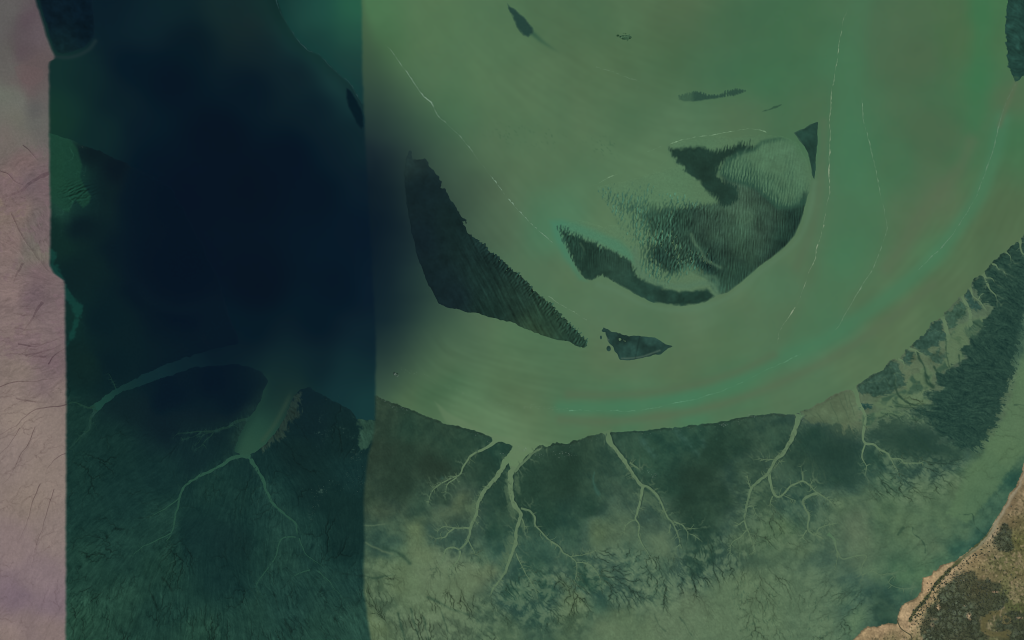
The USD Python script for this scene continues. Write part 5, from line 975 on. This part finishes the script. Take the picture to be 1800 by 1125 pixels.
def ribbon(name, L, wl, wr, z, tint, mat, kind_, parent, keep=None):
    """a strip along L, wl and wr map units wide to each side"""
    P = np.asarray(L)[:, :2]
    T = np.gradient(P, axis=0)
    T /= np.maximum(np.linalg.norm(T, axis=1, keepdims=True), 1e-9)
    N = np.stack([-T[:, 1], T[:, 0]], 1)
    a, b = P + N * wl[:, None], P - N * wr[:, None]
    n = len(P)
    z = np.broadcast_to(z, n)
    v = np.vstack([np.stack([*world(a[:, 0], a[:, 1]), z], 1), np.stack([*world(P[:, 0], P[:, 1]), z + .004], 1), np.stack([*world(b[:, 0], b[:, 1]), z], 1)])
    i = np.arange(n - 1)
    if keep is not None:
        i = i[keep[:-1]]
    f = np.vstack([np.stack([i, i + n, i + n + 1], 1), np.stack([i, i + n + 1, i + 1], 1), np.stack([i + n, i + 2 * n, i + 2 * n + 1], 1), np.stack([i + n, i + 2 * n + 1, i + n + 1], 1)])
    w3 = v[f]
    flip = np.cross(w3[:, 1] - w3[:, 0], w3[:, 2] - w3[:, 0])[:, 2] < 0
    f[flip] = f[flip][:, ::-1]
    return put(name, v, f, np.vstack([tint] * 3), mat, kind_, parent)


# ------------------------------------------------------------------ the setting
tag(sky, kind='structure')
full = river.copy()
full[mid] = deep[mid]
m_ = (sd_south > 0) & east
full[m_] = mud[m_]
m_ = (sd_left > 0) & mid
full[m_] = lmud[m_]
m_ = (sd_coast > 0) & east
full[m_] = LAND[m_]
full[west] = pink[west]
gx = np.r_[-9000, -5000, -2500, -1200, -500, -200, np.arange(-50, 1851, 50), 2050, 2400, 3100, 4400, 7000, 11000].astype(float)
gy = np.r_[-9000, -5000, -2500, -1200, -500, -200, np.arange(-45, 1171, 45), 1400, 1800, 2600, 4000, 6500, 11000].astype(float)
GX, GY = np.meshgrid(gx, gy)
blur = ndi.gaussian_filter(full, (14, 14, 0))
ri = np.clip(((GY - y1[0]) / S).astype(int), 0, NY - 1)
ci = np.clip(((GX - x1[0]) / S).astype(int), 0, NX - 1)
a = (np.arange(len(gy) - 1)[:, None] * len(gx) + np.arange(len(gx) - 1)[None, :]).ravel()
w_ = len(gx)
v = np.stack([*world(GX.ravel(), GY.ravel()), np.full(GX.size, -3.)], 1)
tag(put('ground', v, np.vstack([np.stack([a, a + w_, a + w_ + 1], 1), np.stack([a, a + w_ + 1, a + 1], 1)]), blur[ri, ci].reshape(-1, 3), MUD, 'mud'), 'low flat estuary ground under the water and mud, reaching the horizon', 'ground', kind='structure')
tag(sheet('river', (XC >= x1[CE]) & (sd_south < 9), 0., river, WATER, 'water', 2), 'milky green tidal river sweeping in a wide bend', 'river', kind='structure')
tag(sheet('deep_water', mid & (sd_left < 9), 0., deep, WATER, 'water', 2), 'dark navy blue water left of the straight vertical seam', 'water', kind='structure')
marsh = (np.maximum.reduce([M[q] for q in ('core', 'i1', 'i2', 'i3', 'i4', 'i5', 'i6', 'i7')]) > -1) & (sd_south > -4)
mudm = east & (sd_south > -4) & (sd_coast < 5)
Hm = np.minimum(Hmud, .9 - 0 * X + .6)
tag(sheet('mud_flat', mudm & ~marsh, Hm, mud, MUD, 'mud'), 'green-grey mud flat with dark and pale patches south of the river', 'mud flat', kind='structure')
tag(sheet('salt_marsh', mudm & marsh, Hm, mud, MUD, 'mud'), 'dark green marsh and marsh islets along the south-east river bank', 'marsh', kind='structure')
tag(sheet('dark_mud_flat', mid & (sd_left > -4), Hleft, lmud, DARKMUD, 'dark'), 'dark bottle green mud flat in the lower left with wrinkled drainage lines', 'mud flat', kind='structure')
tag(sheet('salt_flat', west, Hpink, pink, MUD, 'mud'), 'pinkish grey flat along the left edge with thin dark drainage lines', 'salt flat', kind='structure')
beach = (sd_coast < 15) & (scr < 0)
landm = east & (sd_coast > -3)
tag(sheet('beach', landm & beach, Hland, LAND, SAND, 'sand'), 'pale tan sandy beach along the lower right coast', 'beach', kind='structure')
tag(sheet('dry_land', landm & ~beach, Hland, LAND, SAND, 'sand'), 'brown and olive scrub land in the lower right corner', 'land', kind='structure')

# ------------------------------------------------------------------ sandbanks
for q, nm, lab, where in (
        ('dark', 'sandbank', 'long dark wedge-shaped sandbank with rippled upper edge, left of centre', east), ('great', 'sandbank', 'largest sandbank, covered in dunes and pale ripples, inside the river bend', east),
        ('triangle', 'sandbank', 'small dark triangular sandbank at the upper right of the largest rippled one', east), ('island', 'island', 'small dark island with a pale southern rim just below the largest sandbank', east),
        ('top', 'sandbank', 'dark leaf-shaped sandbank at the top edge trailing a shadowy tail', east), ('long', 'sandbank', 'thin feathery dark sandbank lying across the upper river', east),
        ('tiny', 'sandbank', 'tiny dark sliver of sandbank right of the feathery one', east), ('right', 'sandbank', 'dark green sandbank cut off by the right edge of the picture', east),
        ('seam', 'sandbank', 'small near-black sandbank against the straight seam in the dark water', mid), ('nw', 'sandbank', 'near-black sandbank with pale lower rim in the upper left corner', mid)):
    s_, c_, h_ = shoals[q]
    tag(sheet(nm, where & (s_ > (-2.5 if q != 'nw' else -3)), h_, c_, *((DARKMUD, 'dark') if q in ('seam', 'nw', 'dark') else (MUD, 'mud'))), lab, 'sandbank' if nm == 'sandbank' else 'island')

# ------------------------------------------------------------------ creeks
for key, (label, branches) in CREEKS.items():
    th_ = tag(UsdGeom.Xform.Define(stage, numbered('/World', 'creek')), label, 'creek')
    dark = key.startswith('dark')
    col, base = ((46, 84, 67), lmud) if dark else ((96, 121, 90), mud)
    for b, (L, wl, wr, t) in enumerate(LINES[key]):
        faint = {'dark_fan': .5, 'dark_wedge': .62, 'meander': .62, 'dark_left': .85}.get(key, .97)
        s_ = (faint * (1 - .28 * t ** 2) * (1 if b < 2 else .88))[:, None]
        loc = at(base, L)
        wet_ = at(deep if dark else river, L)
        tgt = np.array(col, float)[None] * np.ones((len(L), 1))
        if key == 'dark_fan' or key == 'dark_wedge':
            tgt = np.maximum(tgt * .8, loc + 12)
        tint = loc * (1 - s_) + tgt * s_
        if b == 0:                                             # the mouth takes the river's own colour
            e = np.clip(1 - t * 7, 0, 1)[:, None] * .7
            tint = tint * (1 - e) + wet_ * e
        ribbon('main_channel' if b == 0 else 'side_channel', L, wl, wr, .48 + .03 * b, tint, WATER, 'water', str(th_.GetPath()))
    # hair-fine twigs along the banks
    r = np.random.default_rng(700 + len(key))
    V, F, T, k0 = [], [], [], 0
    dens = {'west': .09, 'first': .10, 'middle': .10, 'east': .2, 'marsh': .06, 'meander': .05, 'dark_left': .02}.get(key, .03)
    for b, (L, wl, wr, t) in enumerate(LINES[key]):
        P = L[:, :2]
        Tn = np.gradient(P, axis=0)
        Tn /= np.maximum(np.linalg.norm(Tn, axis=1, keepdims=True), 1e-9)
        for _ in range(int(len(P) * .8 * dens)):
            i = r.integers(int(len(P) * .12), len(P))
            sd_ = r.choice([-1, 1])
            th0 = math.atan2(Tn[i, 1], Tn[i, 0]) + sd_ * r.uniform(.7, 1.4)
            n = int(r.uniform(3, 9) * (1.5 if r.random() < .2 else 1))
            th_s = th0 + np.cumsum(r.normal(size=n) * .22)
            pts_ = P[i] + np.vstack([[0, 0], np.cumsum(np.stack([np.cos(th_s), np.sin(th_s)], 1) * 1.3, axis=0)])
            tt = np.gradient(pts_, axis=0)
            nn = np.stack([-tt[:, 1], tt[:, 0]], 1) / np.maximum(np.linalg.norm(tt, axis=1, keepdims=True), 1e-9)
            ww = np.linspace(.55, .22, n + 1)[:, None] * r.uniform(.7, 1.2)
            a_, b_ = pts_ + nn * ww, pts_ - nn * ww
            both = np.vstack([a_, b_])
            V.append(np.stack([*world(both[:, 0], both[:, 1]), np.full(2 * (n + 1), 1.55 + .01 * (len(V) % 9))], 1))
            i_ = np.arange(n)
            f_ = np.vstack([np.stack([i_, i_ + n + 1, i_ + n + 2], 1), np.stack([i_, i_ + n + 2, i_ + 1], 1)]) + k0
            F.append(f_)
            k0 += 2 * (n + 1)
            loc = at(base, both)
            T.append(loc + (np.array(col) - loc) * (.78 if not dark else .5))
    if V:
        V, F = np.vstack(V), np.vstack(F)
        w3 = V[F]
        fl = np.cross(w3[:, 1] - w3[:, 0], w3[:, 2] - w3[:, 0])[:, 2] < 0
        F[fl] = F[fl][:, ::-1]
        tag(put('twigs', V, F, np.vstack(T), WATER, 'water', str(th_.GetPath())), kind='stuff')
for j, (L, wl, wr, t) in enumerate(LINES['pink']):
    loc = at(pink, L)
    tint = loc * (1 - (1 - np.array([.78, .74, .77])) * (1 if wl.mean() < .9 else .62) * np.clip(1.15 - t, .2, 1)[:, None])
    m_ = ribbon('drainage_line', L, wl, wr, .62 + .02 * j, tint, MUD, 'mud', '/World')
    places = ['wide dark drainage line crossing the pink flat at the wedge inlet tip', 'short dark line continuing the forked creek onto the pink flat', 'long dark line running down the lower pink flat', 'thin dark line close to the seam in the lower pink flat', 'thin dark line below the wide crossing line', 'shortest thin line at the left edge below the wide crossing line', 'straight dark line slanting to the notch of the pink flat', 'soft dark streak in the middle of the pink flat', 'small soft dark streak above the middle one',
              'broad dusky band across the upper pink flat', 'dark rill running right to the seam from the left edge', 'thick dark rill just under the long rill', 'short rill ending at the seam below the thick rill', 'faint level rill just above the wide crossing line', 'faint rill spanning the flat above the level rill', 'small hooked rill above the dusky band', 'short pale-edged rill in the grey top of the flat']
    tag(m_, places[j], 'drainage line')
Lb = smooth_line([(1577, 1090), (1580, 1098), (1584, 1105), (1590, 1110), (1596, 1113), (1601, 1117), (1602.5, 1125), (1602, 1140)], .6, wiggle=.3, seed=3)
w_ = np.full(len(Lb), .85)
zb = at(Hland, Lb)
tag(ribbon('beach_creek', Lb, w_, w_, np.maximum(zb, .95) + .35, np.tile(np.array([[74, 74, 56]]), (len(Lb), 1)), WATER, 'water', '/World'), 'narrow dark creek bending through the beach at the bottom', 'creek')

# ------------------------------------------------------------------ foam
for j, (label, pts_, w, s_, col) in enumerate(FOAM):
    L = smooth_line(pts_, .7, wiggle=.3 if j in (1, 3, 4) else .6, seed=900 + j)
    r = np.random.default_rng(300 + j)
    n1 = ndi.gaussian_filter1d(r.normal(size=len(L)), 2.2)
    n1 /= n1.std()
    n2 = ndi.gaussian_filter1d(r.normal(size=len(L)), 14)
    n2 /= n2.std()
    ww = w * .5 * np.clip(.85 + .35 * n1 + .25 * n2, .3, 1.9)
    L = L + np.stack([n1 * .35, -n1 * .3], 1)
    loc = at(deep if L[0, 0] < 600 else river, L)
    k_ = np.clip(s_ * (1.25 + .5 * n1 + .4 * n2), .06, 1)[:, None]
    tint = loc * (1 - k_) + np.array(col, float) * k_
    m_ = ribbon('foam_line', L, ww, ww, .1 + .008 * j, tint, FOAMM, 'mud', '/World')
    tag(m_, label, 'foam line')


def flecks(name, spots, z, label, category, lo=.5, hi=1.2, seed_=5, kind='stuff'):
    """scattered irregular flat flecks: (x, y, colour)"""
    r = np.random.default_rng(seed_)
    V, F, T = [], [], []
    for q, (x, y, col) in enumerate(spots):
        n = 7
        a_ = np.sort(r.uniform(0, 2 * math.pi, n))
        rad = r.uniform(.45, 1, n) * r.uniform(lo, hi)
        st = r.uniform(.5, 1)
        px, py = x + np.cos(a_) * rad, y + np.sin(a_) * rad * st
        w3 = np.stack([*world(np.r_[x, px], np.r_[y, py]), np.full(n + 1, z + .015 * (q % 8))], 1)
        k0 = sum(len(v_) for v_ in V)
        V.append(w3)
        for i in range(n):
            F.append((k0, k0 + 1 + (i + 1) % n, k0 + 1 + i))
        T.append(np.tile(col, (n + 1, 1)))
    p = put(name, np.vstack(V), np.array(F), np.vstack(T), FOAMM, 'mud')
    return tag(p, label, category, kind=kind)


spots = []
trail = smooth_line([(706, 650), (738, 659), (760, 670), (793, 683), (822, 694), (855, 705), (889, 712), (933, 714.5), (996, 722)], 1)
for _ in range(170):
    p = trail[rng.integers(len(trail))] + rng.normal(size=2) * (3.2, 2.4)
    spots.append((p[0], p[1], (104, 130, 104) if rng.random() < .8 else (122, 144, 120)))
trail = smooth_line([(786, 712), (820, 716), (860, 726), (898, 733)], 1)
for _ in range(40):
    p = trail[rng.integers(len(trail))] + rng.normal(size=2) * (3, 2)
    spots.append((p[0], p[1], (102, 128, 100)))
flecks('foam_flecks', spots, .12, 'loose trail of pale foam flecks on the river off the south bank', 'foam', .35, .9)
spots = []
for x0_, x1_, n_s in ((664, 720, 40), (956, 1052, 26), (1120, 1300, 34), (1285, 1345, 40), (820, 862, 14)):
    for _ in range(n_s):
        x = rng.uniform(x0_, x1_)
        y = np.interp(x, [p[0] for p in SOUTH_SHORE[:13]] if x < 900 else [p[0] for p in SOUTH_SHORE[23:42]], [p[1] for p in SOUTH_SHORE[:13]] if x < 900 else [p[1] for p in SOUTH_SHORE[23:42]]) + abs(rng.normal()) * 5 + 1.5
        spots.append((x, y, np.array((88, 106, 96)) * rng.uniform(.8, 1.25)))
for cx, cy, n_s, sp in ((1273, 747, 16, 4), (1003, 800, 10, 4), (943, 799, 14, 5), (985, 798, 12, 6), (1137, 826, 8, 5), (1152, 836, 8, 4), (1320, 731, 12, 4), (1410, 735, 8, 3), (1460, 700, 4, 1), (884, 797, 4, 2), (921, 790, 10, 5)):
    for _ in range(n_s):
        spots.append((cx + rng.normal() * sp, cy + rng.normal() * sp * .5, np.array((128, 146, 134)) * rng.uniform(.75, 1.2)))
flecks('salt_flecks', spots, 1.4, 'whitish salt flecks scattered along the edge of the south bank', 'salt crust', .35, .9, 6)
spots = [(144 + rng.normal() * 3, 258 + rng.normal() * 1.6, (56, 66, 66)) for _ in range(7)] + [(147.5, 308, (84, 104, 96)), (148, 309, (60, 80, 76)), (183, 273, (40, 54, 56))]
for cx, cy, n_s, sx, sy in ((553, 878, 26, 6, 12), (566, 862, 14, 8, 4), (548, 906, 12, 3, 7), (592, 850, 16, 10, 8), (620, 838, 30, 10, 16), (628, 800, 14, 6, 14), (590, 705, 12, 14, 8)):
    spots += [(cx + rng.normal() * sx, cy + rng.normal() * sy, np.array((62, 86, 76)) * rng.uniform(.8, 1.25)) for _ in range(n_s)]
flecks('mud_flecks', spots, 1.3, 'dull pale flecks scattered over the dark mud left of the seam', 'salt crust', .35, .8, 7)

# ------------------------------------------------------------------ rocks
ico1, ico2 = trimesh.creation.icosphere(1), trimesh.creation.icosphere(2)


def rock(parent, name, x, y, rx, ry, h, col, rot, seed_):
    v = ico2.vertices.copy()
    r = np.random.default_rng(seed_)
    dirs = r.normal(size=(9, 3))
    dirs /= np.linalg.norm(dirs, axis=1, keepdims=True)
    for d_ in dirs:
        v -= np.maximum(v @ d_ - r.uniform(.55, .85), 0)[:, None] * d_ * .9
    v = v * (1 + .06 * r.normal(size=len(v)))[:, None]
    c_, s_ = math.cos(rot), math.sin(rot)
    vx, vy = v[:, 0] * rx * K, v[:, 1] * ry * K
    wx_, wy_ = world(x, y)
    w3 = np.stack([wx_ + vx * c_ - vy * s_, wy_ + vx * s_ + vy * c_, v[:, 2] * h + .2 * h], 1)
    return put(name, w3, ico2.faces, np.tile(col, (len(v), 1)), ROCK, 'mud', parent, False)


reef = tag(UsdGeom.Xform.Define(stage, numbered('/World', 'reef')), 'small oval reef of dark green rocks near the top centre of the river', 'reef')
rock(str(reef.GetPath()), 'reef_flat', 1098.5, 65.2, 11.5, 5.2, .8, (64, 96, 70), 0, 39)
for q, (x, y, rx, ry, h, c_) in enumerate(((1086.2, 62.4, 3., 1.7, 2.2, (34, 62, 40)), (1090.8, 64.4, 1.5, 1.2, 1.8, (30, 58, 40)), (1099.5, 67.3, 6.0, 3.0, 2.2, (56, 88, 64)), (1094.8, 68., 2.2, 1.7, 2.4, (44, 74, 50)), (1107.6, 65.4, 3.4, 2.4, 1.9, (50, 80, 58)), (1107, 67.8, 2.6, .9, 2.3, (40, 68, 46)),
                                          (1095, 62.8, 1.6, 1., 1.6, (40, 72, 50)), (1101, 62.6, 1.8, .8, 1.6, (44, 76, 54)), (1099.8, 59, 1.1, 1.0, 1.8, (40, 68, 46)), (1096.4, 58.4, .9, .8, 1.6, (52, 84, 60)), (1097.6, 63.8, 1., .8, 2.0, (92, 122, 92)), (1100.6, 64.4, 1.2, .8, 2.0, (80, 110, 84)), (1091, 62.2, 1.1, .8, 1.6, (86, 116, 88)), (1092.8, 66.3, .9, 1.6, 1.4, (84, 116, 88)), (1106, 62.2, 2.4, .9, 1.2, (60, 92, 68)), (1103.5, 70.2, 3, .7, 1.2, (52, 84, 58)))):
    rock(str(reef.GetPath()), 'rock', x, y, rx, ry, h, c_, q * .07, 40 + q)
rk = tag(UsdGeom.Xform.Define(stage, numbered('/World', 'rock_islet')), 'tiny islet of white and black rocks beside the seam left of centre', 'rock')
for q, (x, y, rx, ry, h, c_) in enumerate(((693.1, 655.2, 1.0, 1.2, 1.5, (18, 30, 26)), (692.2, 657, .9, .8, 1.4, (20, 32, 26)), (698, 656.8, 1.3, .9, 1.4, (20, 34, 24)), (697.6, 660, .9, .8, 1.4, (30, 46, 38)), (694.7, 656.8, 1.4, .9, 2.6, (128, 142, 134)), (693.3, 658.6, 1.1, .8, 2.4, (130, 144, 134)), (697, 658.3, 1., .6, 2.2, (108, 124, 114)), (698.2, 661.5, .9, .8, 2.2, (124, 142, 130)), (700, 659.8, .9, .8, 2., (96, 118, 104)), (695.6, 660.4, .7, .7, 2., (96, 114, 104)))):
    rock(str(rk.GetPath()), 'rock', x, y, rx, ry, h, c_, q * .3, 80 + q)

# ------------------------------------------------------------------ shrubs and scrub
def lumpy(r, n_l, sc=1.):
    V, F, k0 = [], [], 0
    for q in range(n_l):
        v = ico1.vertices * (1 + .22 * r.normal(size=(len(ico1.vertices), 1)))
        a_ = r.uniform(0, 2 * math.pi)
        o = np.array([math.cos(a_), math.sin(a_), 0]) * (r.uniform(.35, .62) if q else 0) + [0, 0, r.uniform(.35, .7)]
        V.append((v * r.uniform(.38, .6) * [1, 1, .8] + o) * sc)
        F.append(ico1.faces + k0)
        k0 += len(v)
    return np.vstack(V), np.vstack(F)


protos = []
for q in range(4):
    r = np.random.default_rng(60 + q)
    x_ = UsdGeom.Xform.Define(stage, numbered('/World', 'shrub'))
    protos.append(x_)
    tr = trimesh.creation.cylinder(.07, .6, sections=6)
    tr.apply_translation([0, 0, .3])
    put('trunk', tr.vertices, tr.faces, None, BARK, 'mud', str(x_.GetPath()), 40)
    cv, cf = lumpy(r, 5)
    put('crown', cv, cf, None, LEAF if q < 3 else LEAF2, 'mud', str(x_.GetPath()), 50)
spots, tries = [], 0
while len(spots) < 280 and tries < 20000:
    tries += 1
    u = rng.random()
    if u < .45:
        k_ = rng.integers(len(strip))
        x, y = strip[k_] + rng.normal(size=2) * 1.7
        if k_ < 25:
            continue
    elif u < .75:
        k_ = rng.integers(len(strip))
        x, y = strip[k_] + np.array([7.5, 6.]) + rng.normal(size=2) * 4.5
    else:
        x, y = rng.uniform(1600, 1799), rng.uniform(830, 1124)
    i_, j_ = int((y - y1[0]) / S), int((x - x1[0]) / S)
    if not (0 < i_ < NY and 0 < j_ < NX) or x > 1799 or y > 1124 or sd_coast[i_, j_] < 7 or scr[i_, j_] > 1:
        continue
    if any((x - a_) ** 2 + (y - b_) ** 2 < 1.6 for a_, b_, _ in spots):
        continue
    spots.append((x, y, u))
G1, G2, G3 = 'shrubs in the green strip behind the beach', 'shrubs on the sandy ridge behind the green strip', 'shrubs dotted over the brown land'
for q, (x, y, u) in enumerate(spots):
    wx_, wy_ = world(x, y)
    z_ = float(at(Hland, np.array([[x, y]]))[0]) - .1
    if q < len(protos):
        x_ = protos[q]
    else:
        x_ = UsdGeom.Xform.Define(stage, numbered('/World', 'shrub'))
        x_.GetPrim().GetReferences().AddInternalReference(protos[q % 4].GetPath())
        x_.GetPrim().SetInstanceable(True)
    sc = rng.uniform(4.2, 7.5) * (.8 if u < .45 else .75)
    x_.ClearXformOpOrder()
    op = [o for o in x_.GetOrderedXformOps()]
    x_.AddTransformOp(opSuffix='place').Set(Gf.Matrix4d().SetScale(Gf.Vec3d(sc, sc, sc * .7)) * Gf.Matrix4d().SetRotate(Gf.Rotation(Gf.Vec3d(0, 0, 1), rng.uniform(0, 360))) * Gf.Matrix4d().SetTranslate(Gf.Vec3d(float(wx_), float(wy_), z_)))
    lab, grp = (('dark green shrub in the strip of growth along the beach', G1) if u < .45 else ('small dark shrub on the sandy ridge inland of the beach strip', G2) if u < .75 else ('small dark shrub dotted on the open brown land', G3))
    tag(x_, lab, 'shrub', grp)

pi = UsdGeom.PointInstancer.Define(stage, '/World/scrub')
for q in range(3):
    cv, cf = lumpy(np.random.default_rng(90 + q), 3)
    put('bush', cv, cf, None, LEAF if q < 2 else LEAF2, 'mud', '/World/scrub', 60)
pi.CreatePrototypesRel().SetTargets(['/World/scrub/bush', '/World/scrub/bush_001', '/World/scrub/bush_002'])
pos, proto, scl = [], [], []
cand = rng.uniform([1612, 912], [1815, 1140], (16000, 2))
ii_ = np.clip(((cand[:, 1] - y1[0]) / S).astype(int), 0, NY - 1)
jx_ = np.clip(((cand[:, 0] - x1[0]) / S).astype(int), 0, NX - 1)
okc = (scr[ii_, jx_] > .5) & (rng.random(len(cand)) < .30 + .25 * (1 - cell[ii_, jx_]))
sd_l = scr[ii_, jx_]
for (x, y), i_, j_ in zip(cand[okc], ii_[okc], jx_[okc]):
    wx_, wy_ = world(x, y)
    pos.append((wx_, wy_, Hland[i_, j_] - .15))
    proto.append(2 if rng.random() < .62 * cell[i_, j_] else int(rng.random() < .5))
    scl.append([rng.uniform(2.2, 5.2)] * 2 + [rng.uniform(2, 3.4)])
pi.CreatePositionsAttr(Vt.Vec3fArray.FromNumpy(np.array(pos, np.float32)))
pi.CreateProtoIndicesAttr(Vt.IntArray(proto))
pi.CreateScalesAttr(Vt.Vec3fArray.FromNumpy(np.array(scl, np.float32)))
tag(pi, 'dense low dark green scrub covering the lower right corner', 'scrub', kind='stuff')
